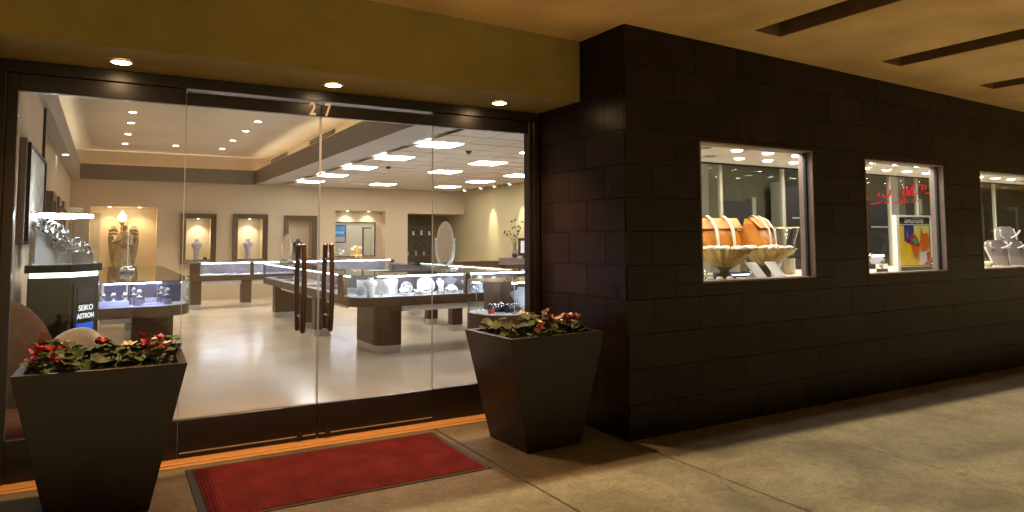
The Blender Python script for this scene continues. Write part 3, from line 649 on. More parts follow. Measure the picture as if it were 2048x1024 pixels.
# ------------------------------------------------------------------ jewellery counters
def counter(name, label, x0, x1, y0, y1, rad, legs=(), zb=0.60, zd=0.715, zt=0.985, led=(), posts=(), backs=(), pedestal=None, aprons=(), strip_m='led', back_m='panelback', joints=()):
    ox, oy = (x0+x1)/2, (y0+y1)/2
    t = thing(name, label, 'display counter', (ox, oy, 0), group='glass jewellery counters')
    X0, X1, Y0_, Y1_ = x0-ox, x1-ox, y0-oy, y1-oy
    out = rrect(X0, X1, Y0_, Y1_, rad)
    def inset(d): return rrect(X0+d, X1-d, Y0_+d, Y1_-d, [max(0, r-d) if r else 0 for r in rad])
    MB().prism(out, zb, zd).build('base', 'woodh', t, bevel=0.003)
    MB().prism(inset(0.02), zd+0.0005, zd+0.006).build('deck', 'deck', t)
    m = MB().prism(inset(0.004), zd+0.0006, zt, cap=False); m.prism(inset(0.010), zd+0.0006, zt, cap=False)
    m.build('glass_sides', 'cglass', t)
    MB().prism(out, zt+0.0005, zt+0.013).build('glass_top', 'topglass', t)
    for (a, b, c, d2) in led: box(a-ox, b-ox, c-oy, d2-oy, zt-0.014, zt-0.004).build('led_strip', strip_m, t)
    for (a, b, c, d2) in posts: box(a-ox, b-ox, c-oy, d2-oy, zd+0.0005, zt-0.0005).build('post', 'woodh', t)
    for (a, b, c, d2) in backs: box(a-ox, b-ox, c-oy, d2-oy, zd+0.0065, zt-0.001).build('back_panel', back_m, t)
    for (x, y) in joints: box(x-ox-0.003, x-ox+0.003, y-oy-0.003, y-oy+0.003, zd+0.0006, zt-0.0006).build('glass_joint', 'satin', t)
    for (a, b, c, d2) in aprons: box(a-ox, b-ox, c-oy, d2-oy, zb-0.085, zb-0.0005).build('apron', 'deck', t)
    for (a, b, c, d2) in legs:
        box(a-ox, b-ox, c-oy, d2-oy, 0.10, zb-0.0005).build('leg', 'wood', t, bevel=0.003)
        box(a-ox+0.008, b-ox-0.008, c-oy+0.008, d2-oy-0.008, 0.004, 0.0995).build('plinth', 'satin', t)
    if pedestal:
        q = [(a-ox, b-oy) for a, b in pedestal]
        MB().prism(q, 0.10, zb-0.0005).build('pedestal', 'wood', t)
        cxm = sum(a for a, b in q)/len(q); cym = sum(b for a, b in q)/len(q)
        MB().prism([(cxm+(a-cxm)*0.985, cym+(b-cym)*0.985) for a, b in q], 0.004, 0.0995).build('plinth', 'satin', t)
    return t
counter('island_counter', 'front arm of the island counter, glass case full of white necklace displays', 2.68, 5.35, 8.45, 9.10, (0.30, 0, 0, 0), pedestal=rrect(2.99, 3.33, 8.52, 9.35, (0.16, 0.04, 0.02, 0.02)),
        led=((2.98, 4.18, 8.485, 8.495), (2.70, 2.71, 8.76, 8.97), (4.30, 5.30, 8.485, 8.495)), posts=((4.20, 4.27, 8.449, 8.52), (2.679, 2.74, 8.98, 9.099), (5.28, 5.351, 8.47, 8.55)), backs=((3.35, 5.30, 9.03, 9.05),), aprons=((3.35, 5.30, 8.56, 8.60),), joints=((2.98, 8.452), (3.50, 8.452), (4.29, 8.452)))
counter('island_counter', 'long left arm of the island counter running towards the back wall', 2.68, 3.33, 9.103, 14.25, (0, 0, 0, 0), legs=((2.76, 3.22, 13.5, 13.75), (2.74, 3.20, 11.55, 11.85), (2.74, 2.98, 10.55, 10.75)),
        led=((2.70, 2.71, 9.2, 14.2),), posts=((2.679, 2.74, 9.11, 9.19), (2.679, 2.70, 11.6, 11.64), (2.679, 2.72, 14.2, 14.249)), backs=((3.25, 3.27, 9.2, 14.2),), aprons=((2.86, 2.9, 9.4, 14.0),), strip_m='ledside')
counter('island_counter', 'right arm of the island counter behind the tall oval mirror', 4.72, 5.35, 9.103, 12.8, (0, 0, 0, 0), legs=((4.74, 4.92, 10.0, 10.16), (4.74, 4.92, 10.95, 11.1), (5.1, 5.3, 12.5, 12.7)),
        led=((5.33, 5.34, 9.2, 12.7),), posts=((4.719, 4.76, 12.6, 12.799),), backs=((4.735, 4.755, 9.2, 12.7),))
counter('rear_counter', 'long counter along the back wall beneath the framed niches', 1.53, 6.0, 15.9, 16.5, (0, 0, 0, 0), legs=((1.55, 1.76, 15.95, 16.4), (2.55, 2.76, 15.95, 16.15), (3.9, 4.1, 15.95, 16.15), (5.75, 5.95, 15.95, 16.4)), zb=0.585, zd=0.70, zt=0.965,
        led=((1.75, 2.70, 15.915, 15.925), (2.80, 5.90, 15.915, 15.925)), posts=((1.529, 1.72, 15.899, 16.0), (2.72, 2.79, 15.899, 15.96), (5.93, 6.001, 15.899, 16.0)), backs=((1.7, 5.95, 16.42, 16.44),), aprons=((1.77, 5.7, 16.0, 16.04),))
counter('watch_counter', 'left counter with blue lit watch case and rounded corner', -0.06, 0.87, 8.70, 13.9, (0.02, 0.36, 0, 0), legs=((0.28, 0.70, 8.98, 9.45), (0.3, 0.6, 12.9, 13.3)),
        led=((0.0, 0.55, 8.735, 8.745),), posts=((0.80, 0.871, 13.7, 13.899),), backs=((0.0, 0.22, 9.25, 9.27), (0.24, 0.80, 9.30, 9.32)), aprons=((-0.04, 0.28, 9.0, 9.04),), strip_m='ledblue', joints=((0.24, 8.702), (0.51, 8.702)))
counter('corner_counter', 'low rounded glass case on the right, just inside the sidelight', 3.46, 5.7, 6.40, 7.15, (0.30, 0, 0, 0.30), legs=((3.75, 5.4, 6.6, 7.0),), zb=0.42, zd=0.64, led=((3.76, 5.6, 6.44, 6.45), (3.495, 3.505, 6.7, 6.85)), backs=((3.75, 5.6, 7.06, 7.08),), back_m='wood', joints=((3.76, 6.402), (3.462, 6.70), (4.4, 6.402)))
# small fittings by the right wall
for (a, b, c, d2, h_, mt, lab) in ((6.9, 7.82, 14.0, 14.5, 0.945, 'wood', 'dark wooden cabinet behind the island in the right rear'), (7.98, 8.75, 13.95, 14.4, 0.85, 'woodh', 'lower wooden cabinet beside the right shop wall')):
    t = thing('side_cabinet', lab, 'cabinet', ((a+b)/2, (c+d2)/2, 0)); hx, hy = (b-a)/2, (d2-c)/2
    box(-hx, hx, -hy, hy, 0.004, h_-0.03).build('carcass', mt, t, bevel=0.004); box(-hx-0.01, hx+0.01, -hy-0.01, hy, h_-0.029, h_).build('top', mt, t, bevel=0.003)
    for s in (-1, 1): box(s*hx/2-hx/2+0.015, s*hx/2+hx/2-0.015, -hy-0.008, -hy-0.0005, 0.1, h_-0.06).build('door', mt, t, bevel=0.002)
t = thing('wall_ledge', 'mauve ledge cabinet against the right wall carrying a vase and photo frame', 'ledge', (8.86, 14.7, 0))
box(-0.24, 0.239, -0.75, 0.75, 0.60, 0.95).build('body', 'panelback', t, bevel=0.004); box(-0.25, 0.239, -0.76, 0.76, 0.951, 0.975).build('top', 'panelback', t, bevel=0.003); box(-0.2, 0.2, -0.7, 0.7, 0.004, 0.599).build('support', 'wood', t)
# vase with branches and pods
t = thing('branch_vase', 'clear glass vase of twigs with dark olive pods on the wall ledge', 'vase', (8.80, 14.95, 0.976))
MB().lathe([(0.055, 0), (0.085, 0.06), (0.075, 0.16), (0.035, 0.25), (0.032, 0.38), (0.045, 0.40)], 18, cap=False).build('glass_body', 'crystal', t, smooth=True)
MB().lathe([(0.045, 0.005), (0.07, 0.06), (0.065, 0.1), (0.001, 0.1)], 14).build('pebbles', 'blackv', t, smooth=True)
for k in range(9):
    a = R(40*k+10*random.random()); l = random.uniform(0.1, 0.3); hh = random.uniform(0.6, 0.98)
    e = Vector((l*math.cos(a), l*math.sin(a), hh)); mid = Vector((e.x*0.35, e.y*0.35, 0.48))
    b_ = MB().tube([(0, 0, 0.1), tuple(mid), tuple(e)], 0.004, 5, [0.005, 0.004, 0.002]).build('twig', 'olive', t)
    for q in range(2):
        p = mid.lerp(e, 0.6+0.38*q); MB().ball(p, 0.026, 8, 6).build('pod', 'olive', b_, smooth=True)
m = MB()
for k in range(26):
    a = random.uniform(0, 6.28); z = random.uniform(0.40, 0.58); r_ = random.uniform(0.02, 0.12); c = Vector((r_*math.cos(a), r_*math.sin(a), z)); u_ = Vector((math.cos(a), math.sin(a), random.uniform(-.3, .6)))*0.06; v_ = Vector((-math.sin(a), math.cos(a), 0))*0.016
    b = len(m.v); m.v += [tuple(c-u_), tuple(c+v_), tuple(c+u_), tuple(c-v_)]; m.f.append((b, b+1, b+2, b+3))
m.build('leaves', 'leaf', t)
t = thing('photo_frame', 'tilted dark photo frame with white print on the wall ledge', 'picture frame', (8.83, 14.52, 0.976), rz=R(-35))
box(-0.17, 0.17, 0, 0.02, 0.06, 0.50).xf(Matrix.Rotation(R(-12), 4, 'X')).build('frame', 'blackv', t); box(-0.105, 0.105, -0.006, -0.001, 0.13, 0.43).xf(Matrix.Rotation(R(-12), 4, 'X')).build('print', 'paper', t); box(-0.06, 0.06, -0.05, 0.08, 0.0, 0.07).build('easel', 'blackv', t)

# ------------------------------------------------------------------ jewellery in the cases
def pad(loc, r, mname, label, rz=0, tilt=60, group=None):
    t = thing('necklace_pad', label, 'jewellery pad', loc, rz, group)
    Mx = Matrix.Translation((0, 0, r*math.sin(R(tilt)))) @ Matrix.Rotation(R(tilt), 4, 'X')
    MB().lathe([(r*0.97, 0), (r, 0.006), (r*0.96, 0.016), (0.001, 0.022)], 20).xf(Mx).build('pad', mname, t, smooth=2)
    MB().tube([(r*0.6*math.cos(a), r*0.62*math.sin(a)-0.01, 0.024) for a in [2*math.pi*k/16 for k in range(16)]], 0.0045, 6, closed=True).xf(Mx).build('necklace', 'steel', t, smooth=True)
    MB().ball((0, -r*0.62, 0.027), 0.012, 8, 6).xf(Mx).build('pendant', 'grey', t, smooth=True)
    MB().tube([(0, 0.02, 0.0), (0, r*0.5, r*0.9*math.sin(R(tilt)))], 0.006, 6).build('easel_leg', 'white', t)
    return t
def ringstand(loc, h, mname, label, group=None):
    t = thing('ring_stand', label, 'ring stand', loc, 0, group)
    MB().lathe([(0.022, 0), (0.022, 0.01), (0.008, 0.014), (0.007, h*0.6), (0.018, h*0.75), (0.001, h)], 12).build('cone', mname, t, smooth=2)
    MB().tube([(0.017*math.cos(a), 0.017*math.sin(a), h*0.72) for a in [2*math.pi*k/12 for k in range(12)]], 0.003, 5, closed=True).build('ring', 'steel', t, smooth=True)
def tray(loc, w_, d_, mname, label, rz=0, group=None):
    t = thing('jewellery_tray', label, 'tray', loc, rz, group)
    box(-w_/2, w_/2, -d_/2, d_/2, 0, 0.012).build('tray_base', mname, t, bevel=0.003)
    m = MB()
    for i in range(int(w_/0.05)):
        for j in range(int(d_/0.06)): m.ball((-w_/2+0.035+i*0.05, -d_/2+0.035+j*0.06, 0.016), 0.007, 6, 4)
    m.build('gems', 'steel', t)
D = 0.7215; G = 'white displays in the island front case'
bust(0.235, 'white', 'necklace_bust', 'small white bust at the curved left end of the island front case', (2.95, 8.66, D), R(-15), G, wide=1.15)
bust(0.255, 'white', 'necklace_bust', 'tallest white bust near the left end of the island front case', (3.22, 8.64, D), R(8), G, lean=0.15, wide=1.2)
tag(box(-0.28, 0.28, 0, 0.012, 0, 0.20).build('backing_card', 'white', loc=(3.13, 8.90, D)), 'white backing board behind the two left busts in the island front case', 'board')
pad((3.38, 8.60, D), 0.07, 'white', 'small round white pad leaning at the foot of the tallest bust', R(10), 40, G)
pad((3.72, 8.68, D), 0.125, 'white', 'large round white necklace pad left of centre in the island front case', R(-12), 66, G)
bust(0.20, 'white', 'necklace_bust', 'narrow white bust at the centre of the island front case', (3.93, 8.64, D), R(22), G, lean=0.2)
for k, (x, y, r_, tl_) in enumerate(((2.86, 8.82, 0.06, 70), (3.52, 8.86, 0.085, 70), (3.58, 8.60, 0.05, 35), (3.84, 8.85, 0.07, 70), (3.90, 8.56, 0.045, 30), (4.42, 8.58, 0.06, 40), (4.66, 8.56, 0.06, 40), (4.95, 8.62, 0.09, 60))):
    pad((x, y, D), r_, 'white' if k % 3 else 'lilac', 'extra little necklace pad in the island front case, %s from the left' % ORD[k], R(-15+9*k), tl_, G)
tag(box(-0.02, 0.02, 0, 0.004, 0, 0.045).build('price_card', 'paper', loc=(3.80, 8.95, 0.91)), 'tiny white price card on the rear panel of the island front case', 'card')
pad((4.06, 8.57, D), 0.075, 'white', 'low round white pad just right of centre in the island front case', 0, 45, G)
bust(0.22, 'grey', 'necklace_bust', 'grey bust near the wooden post in the island front case', (4.13, 8.80, D), R(-10), G, wide=1.3)
for k, x in enumerate((4.36, 4.58, 4.78)): bust(0.19+0.02*(k % 2), 'white', 'necklace_bust', 'white bust right of the wooden post in the island front case, number %s' % ('one', 'two', 'three')[k], (x, 8.72+0.05*(k % 2), D), R(-10+12*k), G, wide=1.2)
for k, x in enumerate((2.88, 3.06, 3.52, 3.60, 3.85, 3.98, 4.17, 4.34, 4.46, 4.62, 4.72, 4.88, 5.02)):
    ringstand((x, 8.53+0.03*(k % 3), D), 0.045+0.018*(k % 3), 'white' if k % 4 else 'grey', 'tiny ring stand along the front edge of the island front case, %s from the left' % ORD[k], 'tiny ring stands')
for k, y in enumerate((9.5, 10.2, 11.0, 12.0, 12.7, 13.4)):
    tray((2.90, y, D+0.015*(k % 2)), 0.26, 0.40, 'navy' if k % 3 else 'lilac', 'flat dark tray in the island left case, %s from the front' % ('first', 'second', 'third', 'fourth', 'fifth', 'sixth')[k], 0, 'trays in the left case')
    tray((3.12, y+0.25, D), 0.16, 0.3, 'lilac', 'flat pale tray in the island left case, %s from the front' % ('first', 'second', 'third', 'fourth', 'fifth', 'sixth')[k], 0, 'pale trays in the left case')
for k, x in enumerate((1.98, 2.38, 3.0, 3.5, 4.2, 5.0)): tray((x, 16.15, 0.7065), 0.34, 0.3, 'lilac' if k % 2 else 'deck', 'low pale tray in the rear counter, %s from the left' % ('first', 'second', 'third', 'fourth', 'fifth', 'sixth')[k], 0, 'trays in the rear counter')
# watches in the left counter
def watch(m_parent, c, r=0.03, rz=0.0, tilt=0.0, mname='steel', face='white'):
    Mx = Matrix.Translation(c) @ Matrix.Rotation(rz, 4, 'Z') @ Matrix.Rotation(tilt, 4, 'X')
    w_ = bpy.data.objects.new('watch', None); C.objects.link(w_); w_.parent = m_parent
    MB().loft([[Vector((r*math.cos(a)*q, s*0.011, r*math.sin(a)*q)) for q, s in ((1, -1), (1, 1), (0.86, 1), (0.86, -1))] for a in [2*math.pi*k/18 for k in range(19)]], cap=False).xf(Mx).build('band', mname, w_, smooth=2)
    MB().lathe([(0.019, 0), (0.019, 0.008), (0.017, 0.0085)], 14, cap=False).xf(Mx @ Matrix.Translation((0, -0.0*r, r*0.97))).build('case', mname, w_, smooth=2)
    MB().lathe([(0.0175, 0.0075), (0.001, 0.0078)], 14, cap=False).xf(Mx @ Matrix.Translation((0, 0, r*0.97))).build('dial', face, w_)
    return w_
def wstand(loc, h, label, mname='white', rz=0.0, group='watches in the left counter'):
    t = thing('watch_stand', label, 'watch stand', loc, rz, group)
    MB().lathe([(0.03, 0), (0.03, 0.008), (0.012, 0.012), (0.010, h), (0.018, h+0.004)], 12).build('stem', mname, t, smooth=2)
    watch(t, (0, 0, h+0.034), 0.032, 0, R(58)); return t
t = thing('white_riser', 'low white plinth under three watches in the left counter', 'plinth', (0.09, 8.90, D)); box(-0.15, 0.15, -0.05, 0.06, 0, 0.055).build('block', 'white', t, bevel=0.003)
for k, x in enumerate((-0.01, 0.09, 0.20)): wstand((x, 8.90, D+0.0555), 0.03, 'steel watch on the white plinth, %s from the left' % ('first', 'second', 'third')[k])
for k, (x, y, h_) in enumerate(((0.34, 8.88, 0.085), (0.62, 8.90, 0.095), (0.29, 9.05, 0.10), (0.57, 9.08, 0.10))):
    t = thing('drum_riser', 'round clear drum with dark top in the left counter, %s' % ('front left', 'front right', 'back left', 'back right')[k], 'plinth', (x, y, D), group='drum risers')
    MB().lathe([(0.06, 0), (0.06, h_)], 20, cap=False).build('wall', 'crystal', t, smooth=True); MB().lathe([(0.05, 0.002), (0.05, h_*0.7)], 16).build('core', 'lilac', t, smooth=2); MB().lathe([(0.062, h_), (0.062, h_+0.008)], 20).build('top', 'navy', t, smooth=2)
    wstand((x, y, D+h_+0.0085), 0.02, 'steel watch standing on the %s drum in the left counter' % ('front left', 'front right', 'back left', 'back right')[k])
tag(box(-0.07, 0.07, 0, 0.012, 0, 0.07).build('display_card', 'paper', loc=(0.47, 9.05, D)), 'white card between the drums in the left counter', 'card')
tag(box(-0.12, 0.12, -0.06, 0.06, 0, 0.02).build('white_tray', 'white', loc=(0.47, 8.90, D)), 'long low white tray between the drums in the left counter', 'tray')
tag(box(-0.27, 0.26, 0, 0.012, 0, 0.20).build('blue_backdrop', 'navy', loc=(0.53, 9.22, D)), 'deep blue backdrop board in the left counter', 'board')
# right corner case
DZ = 0.6465
bust(0.26, 'grey', 'necklace_bust', 'large reclining grey bust in the right corner case', (3.98, 6.66, DZ), R(-40), lean=0.5, wide=1.3)
bust(0.26, 'lilac', 'necklace_bust', 'pale bust behind the reclining one in the right corner case', (4.25, 6.9, DZ), R(-20), lean=0.3, wide=1.3)
for k, (x, y) in enumerate(((3.72, 6.72), (3.86, 6.62), (4.12, 6.58), (4.35, 6.62))):
    t = thing('bracelet_roll', 'dark bracelet roll with silver beads in the right corner case, %s from the left' % ('first', 'second', 'third', 'fourth')[k], 'bracelet roll', (x, y, DZ), R(15*k), 'bracelet rolls')
    MB().tube([(-0.09, 0, 0.045), (0.09, 0, 0.045)], 0.045, 12).build('roll', 'blackv', t, smooth=2)
    m = MB()
    for i in range(5):
        for a in range(7): m.ball((-0.07+0.035*i, 0.047*math.cos(R(20+23*a)), 0.045+0.047*math.sin(R(20+23*a))), 0.009, 6, 4)
    m.build('beads', 'steel', t)
tray((4.05, 6.5, DZ), 0.5, 0.09, 'grey', 'long grey tray along the front of the right corner case', R(-4))
tag(box(-0.03, 0.03, -0.02, 0.02, 0, 0.05).build('red_box', 'redbox', loc=(3.60, 6.62, DZ), bevel=0.003), 'little red ring box at the left end of the right corner case', 'box')
for k in range(7): ringstand((3.62+0.13*k, 6.9+0.04*(k % 2), DZ), 0.06+0.02*(k % 3), 'white', 'small white ring stand at the back of the right corner case, %s from the left' % ORD[k], 'ring stands in the corner case')
for k in range(5): bust(0.2, 'white', 'necklace_bust', 'white bust in the right arm of the island, %s from the front' % ('first', 'second', 'third', 'fourth', 'fifth')[k], (5.15, 9.4+0.5*k, D), R(80), wide=1.2)

# ------------------------------------------------------------------ counter mirrors
def mirror(loc, rz, s, label):
    t = thing('oval_mirror', label, 'mirror', loc, rz, 'counter mirrors')
    box(-0.17*s, 0.17*s, -0.09*s, 0.09*s, 0.006, 0.055*s).build('base', 'steel', t, bevel=0.004); box(-0.11*s, 0.11*s, -0.06*s, 0.06*s, 0.0555*s, 0.085*s).build('base_step', 'steel', t, bevel=0.004)
    for x in (-0.14, 0.14): box(x*s-0.02*s, x*s+0.02*s, -0.08*s, 0.08*s, 0.0, 0.0055).build('foot', 'blackv', t)
    zc_, a, b = 0.40*s, 0.145*s, 0.305*s
    yk = [((a+0.025*s)*math.cos(q), 0, 0.38*s-0.03*s+(0.275*s)*math.sin(q)) for q in [R(180+180*k/20) for k in range(21)]]
    MB().tube([(yk[0][0], 0, 0.44*s)]+yk+[(yk[-1][0], 0, 0.44*s)], 0.0075*s, 8).build('yoke', 'white', t, smooth=True)
    for x in (-1, 1):
        MB().ball((x*(a+0.025*s), 0, 0.455*s), 0.013*s, 10, 7).build('finial', 'white', t, smooth=True)
        MB().tube([(x*(a+0.04*s), 0, 0.40*s), (x*(a-0.004), 0, 0.40*s)], 0.006*s, 8).build('pivot', 'steel', t, smooth=2)
    el = [(a*math.cos(2*math.pi*k/40), zc_+b*math.sin(2*math.pi*k/40)) for k in range(40)]
    MB().plate(el, -0.004, 0.004).build('glass', 'mirror', t)
    MB().tube([(x, 0, z) for x, z in el], 0.006*s, 6, closed=True).build('rim', 'white', t, smooth=True)
mirror((4.05, 8.78, 1.0), R(-63), 0.98, 'tall oval swivel mirror standing on the island front counter')
mirror((3.05, 13.95, 1.0), R(-60), 0.78, 'smaller oval mirror at the far end of the island left counter')
mirror((0.27, 11.2, 1.0), R(88), 0.98, 'oval mirror seen edge on, standing on the left counter')
# orange flower bowl on the rear counter
t = thing('orange_flowers', 'bunch of orange and white flowers on the rear counter', 'flowers', (5.15, 16.2, 0.98))
for k in range(26):
    a, z = random.uniform(0, 6.28), random.uniform(0.03, 0.30); r_ = 0.13*math.sqrt(random.random())
    MB().ball((r_*math.cos(a), r_*math.sin(a)*0.7, z), random.uniform(0.025, 0.05), 7, 5, 0.7).build('bloom', 'orange' if k % 4 else 'petal_white', t, smooth=True)
t = thing('white_blossom', 'spray of small white blossoms beside the orange flowers on the rear counter', 'flowers', (4.75, 16.25, 0.98))
for k in range(16): MB().ball((random.uniform(-0.28, 0.15), random.uniform(-0.03, 0.03), random.uniform(0.14, 0.30)), random.uniform(0.012, 0.024), 6, 5).build('bloom', 'white', t)
MB().lathe([(0.04, 0), (0.012, 0.02), (0.01, 0.14), (0.03, 0.16)], 10).build('stem_vase', 'crystal', t)

# ------------------------------------------------------------------ angel in the lit niche
t = thing('angel_statue', 'stone angel with folded wings holding a lit flame torch in the warm niche', 'statue', (0.33, YB+0.20, 0.70), rz=R(-6))
P = [(0, 0.20, 0.15, 0, 0), (0.05, 0.21, 0.15, 0, 0), (0.35, 0.17, 0.13, 0, 0), (0.6, 0.13, 0.11, 0.01, 0), (0.75, 0.15, 0.11, 0.02, 0), (0.87, 0.165, 0.10, 0.03, 0), (0.93, 0.10, 0.075, 0.03, -0.01), (0.955, 0.045, 0.045, 0.035, -0.02), (0.985, 0.045, 0.047, 0.035, -0.03), (1.02, 0.062, 0.07, 0.035, -0.04), (1.07, 0.07, 0.08, 0.04, -0.045), (1.12, 0.058, 0.066, 0.04, -0.04), (1.145, 0.02, 0.025, 0.04, -0.035)]
n = 22
MB().loft([[(a*(1+0.09*math.sin(7*2*math.pi*i/n)*(1 if z < 0.8 else 0))*math.cos(2*math.pi*i/n)+dx, b*(1+0.09*math.sin(7*2*math.pi*i/n)*(1 if z < 0.8 else 0))*math.sin(2*math.pi*i/n)+dy, z) for i in range(n)] for z, a, b, dx, dy in P]).build('body', 'stone', t, smooth=True)
MB().tube([(-0.13, -0.02, 0.86), (-0.16, -0.10, 0.70), (-0.02, -0.17, 0.78)], 0.04, 8, [0.05, 0.042, 0.03]).build('arm', 'stone', t, smooth=True)
MB().tube([(0.17, -0.02, 0.86), (0.19, -0.10, 0.66), (0.03, -0.17, 0.60)], 0.04, 8, [0.05, 0.042, 0.03]).build('arm', 'stone', t, smooth=True)
for s in (-1, 1):
    wg = bpy.data.objects.new('wing', None); C.objects.link(wg); wg.parent = t; wg.location = (s*0.10+0.02, 0.06, 0)
    W = [(0.0, 0.86), (0.03, 1.02), (0.09, 1.10), (0.16, 1.08), (0.205, 0.96), (0.215, 0.74), (0.19, 0.46), (0.13, 0.20), (0.09, 0.12), (0.06, 0.22), (0.03, 0.5)]
    pts = [(s*x, z) for x, z in W]
    MB().plate(pts if s > 0 else pts[::-1], 0.0, 0.03).build('wing_plate', 'stone', wg, bevel=0.008)
    for k in range(8):          # long flight feathers
        x0 = 0.03+0.022*k; zt = 0.80+0.012*k; zb = 0.16+0.01*k+0.0095*k*k; xb = 0.075+0.011*k
        MB().tube([(s*x0, -0.012, zt), (s*(x0+xb)/2*1.06, -0.02, (zt+zb)/2), (s*xb, -0.008, zb)], 0.016, 6, [0.013, 0.017, 0.008]).build('feather', 'stone', wg, smooth=True)
    for r_ in range(3):         # short covert feathers
        for k in range(6):
            MB().ball((s*(0.035+0.029*k), -0.016-0.004*r_, 1.02-0.085*r_-0.012*abs(k-2.5)), 0.021, 7, 5, 1.7).build('feather', 'stone', wg, smooth=True)
MB().tube([(0.0, -0.19, 0.50), (0.0, -0.185, 1.10)], 0.022, 10, [0.014, 0.026]).build('torch', 'gold', t, smooth=2)
MB().lathe([(0.026, 1.10), (0.07, 1.16), (0.075, 1.18)], 14, c=(0.0, -0.185)).build('torch_cup', 'gold', t, smooth=True)
MB().lathe([(0.045, 1.18), (0.085, 1.23), (0.088, 1.28), (0.055, 1.34), (0.02, 1.40), (0.002, 1.43)], 16, c=(0.0, -0.185)).build('flame_shade', 'flame', t, smooth=True)

# ------------------------------------------------------------------ wall art, security camera
t = thing('wall_art', 'large silver textured artwork in a pale frame on the left wall', 'artwork', (-0.599, 7.4, 1.42))
box(0.0, 0.05, -0.87, 0.87, 0.0, 0.83).build('frame', 'panelback', t, bevel=0.004); box(0.051, 0.058, -0.80, 0.80, 0.05, 0.78).build('canvas', 'artsilver', t)
for a in ((-0.83, 0.83, 0.781, 0.80), (-0.83, 0.83, 0.03, 0.049)): box(0.0505, 0.075, *a).build('moulding', 'darkcab', t)
for a in ((-0.83, -0.801, 0.0495, 0.7805), (0.801, 0.83, 0.0495, 0.7805)): box(0.0505, 0.075, *a).build('moulding', 'darkcab', t)
t = thing('security_camera', 'small white security camera on the rear left wall', 'camera', (XL, 16.4, 2.05))
MB().tube([(0, 0, 0), (0.12, -0.02, 0.0)], 0.02, 8).build('arm', 'white', t, smooth=2); MB().tube([(0.06, -0.02, 0.02), (0.30, -0.10, 0.0)], 0.045, 12).build('barrel', 'white', t, smooth=2); MB().lathe([(0.02, 0), (0.02, 0.012)], 10).xf(Matrix.Translation((0.30, -0.10, 0)) @ Matrix.Rotation(R(90), 4, 'Y')).build('lens', 'blackv', t)
for k, y in enumerate((11.2, 12.6, 14.0)):
    t = thing('wall_pilaster', 'brown side of a framed niche on the left wall, %s' % ('nearest', 'middle one', 'farthest')[k], 'frame', (XL, y, 0.9))
    box(0, 0.09, 0, 0.12, 0, 1.22).build('frame_side', 'frame', t); box(0, 0.09, 0.7, 0.82, 0, 1.22).build('frame_side', 'frame', t); box(0, 0.09, 0.1201, 0.6999, 1.10, 1.22).build('frame_side', 'frame', t); box(0, 0.09, 0.1201, 0.6999, 0, 0.12).build('frame_side', 'frame', t)

# ------------------------------------------------------------------ watch brand cabinet
t = thing('watch_cabinet', 'black watch cabinet with lit brand screen and glass top box of watches', 'cabinet', (-0.30, 6.6, 0))
def cab(d=0.0): return [(-0.22-d, 0-d), (0.06+d*0.4, 0-d), (0.26+d, 0.26-d*0.4), (0.26+d, 0.56), (-0.22-d, 0.56)]
MB().prism(cab(), 0.004, 1.155).build('body', 'darkcab', t, bevel=0.004)
MB().prism(cab(-0.015), 1.1555, 1.1945).build('light_band', 'ledw_soft', t) if False else None
emit('ledw_soft', (1.0, 0.95, 0.86), 2.2)
MB().prism(cab(-0.012), 1.1555, 1.1945).build('light_band', 'ledw_soft', t)
MB().prism(cab(0.02), 1.195, 1.255).build('collar', 'darkcab', t, bevel=0.003)
m = MB().prism(cab(-0.005), 1.2555, 1.665, cap=False); m.prism(cab(-0.011), 1.2555, 1.665, cap=False); m.build('glass_box', 'cglass', t)
MB().prism(cab(0.0), 1.6655, 1.68).build('lid', 'topglass', t)
MB().prism(cab(-0.02), 1.2556, 1.262).build('deck', 'white', t)
for a in ((-0.20, 0.05, 0.012, 0.055), (-0.20, 0.2, 0.48, 0.52)): box(*a, 1.647, 1.66).build('led_strip', 'led_cab', t)
for (x, y) in cab(-0.008)[:4]: box(x-0.003, x+0.003, y-0.003, y+0.003, 1.2557, 1.665).build('corner_bead', 'satin', t)
for (x0, x1, y0, y1, z1) in ((-0.19, -0.05, 0.17, 0.44, 1.54), (-0.049, 0.06, 0.17, 0.44, 1.47), (0.061, 0.21, 0.25, 0.44, 1.36)): box(x0, x1, y0, y1, 1.2625, z1).build('plinth', 'white', t, bevel=0.002)
dvec = Vector((0.20, 0.26, 0)).normalized(); nrm = Vector((dvec.y, -dvec.x, 0)); ctr = Vector((0.16, 0.13, 0))
SM = Matrix((( dvec.x, nrm.x*-1, 0, ctr.x), (dvec.y, nrm.y*-1, 0, ctr.y), (0, 0, 1, 0), (0, 0, 0, 1)))
box(-0.125, 0.125, -0.012, -0.001, 0.30, 1.10).xf(SM).build('screen_frame', 'bronze', t, bevel=0.002)
box(-0.09, 0.09, -0.016, -0.0125, 0.86, 1.06).xf(SM).build('screen_top', 'navy', t)
box(-0.09, 0.09, -0.016, -0.0125, 0.36, 0.859).xf(SM).build('screen', 'screen', t)
box(-0.09, 0.09, -0.0175, -0.0162, 0.78, 0.95).xf(SM).build('brand_plate', 'darkcab', t)
text('SEIKO', 0.062, 'lettering', 'letters', t, SM @ Matrix.Translation((0, -0.019, 0.90)) @ FACE, 0.001, 0.98, 0.0007)
text('ASTRON', 0.058, 'lettering', 'letters', t, SM @ Matrix.Translation((0, -0.019, 0.835)) @ FACE, 0.001, 0.82, 0.0007)
cnt = [0, 0, 0]
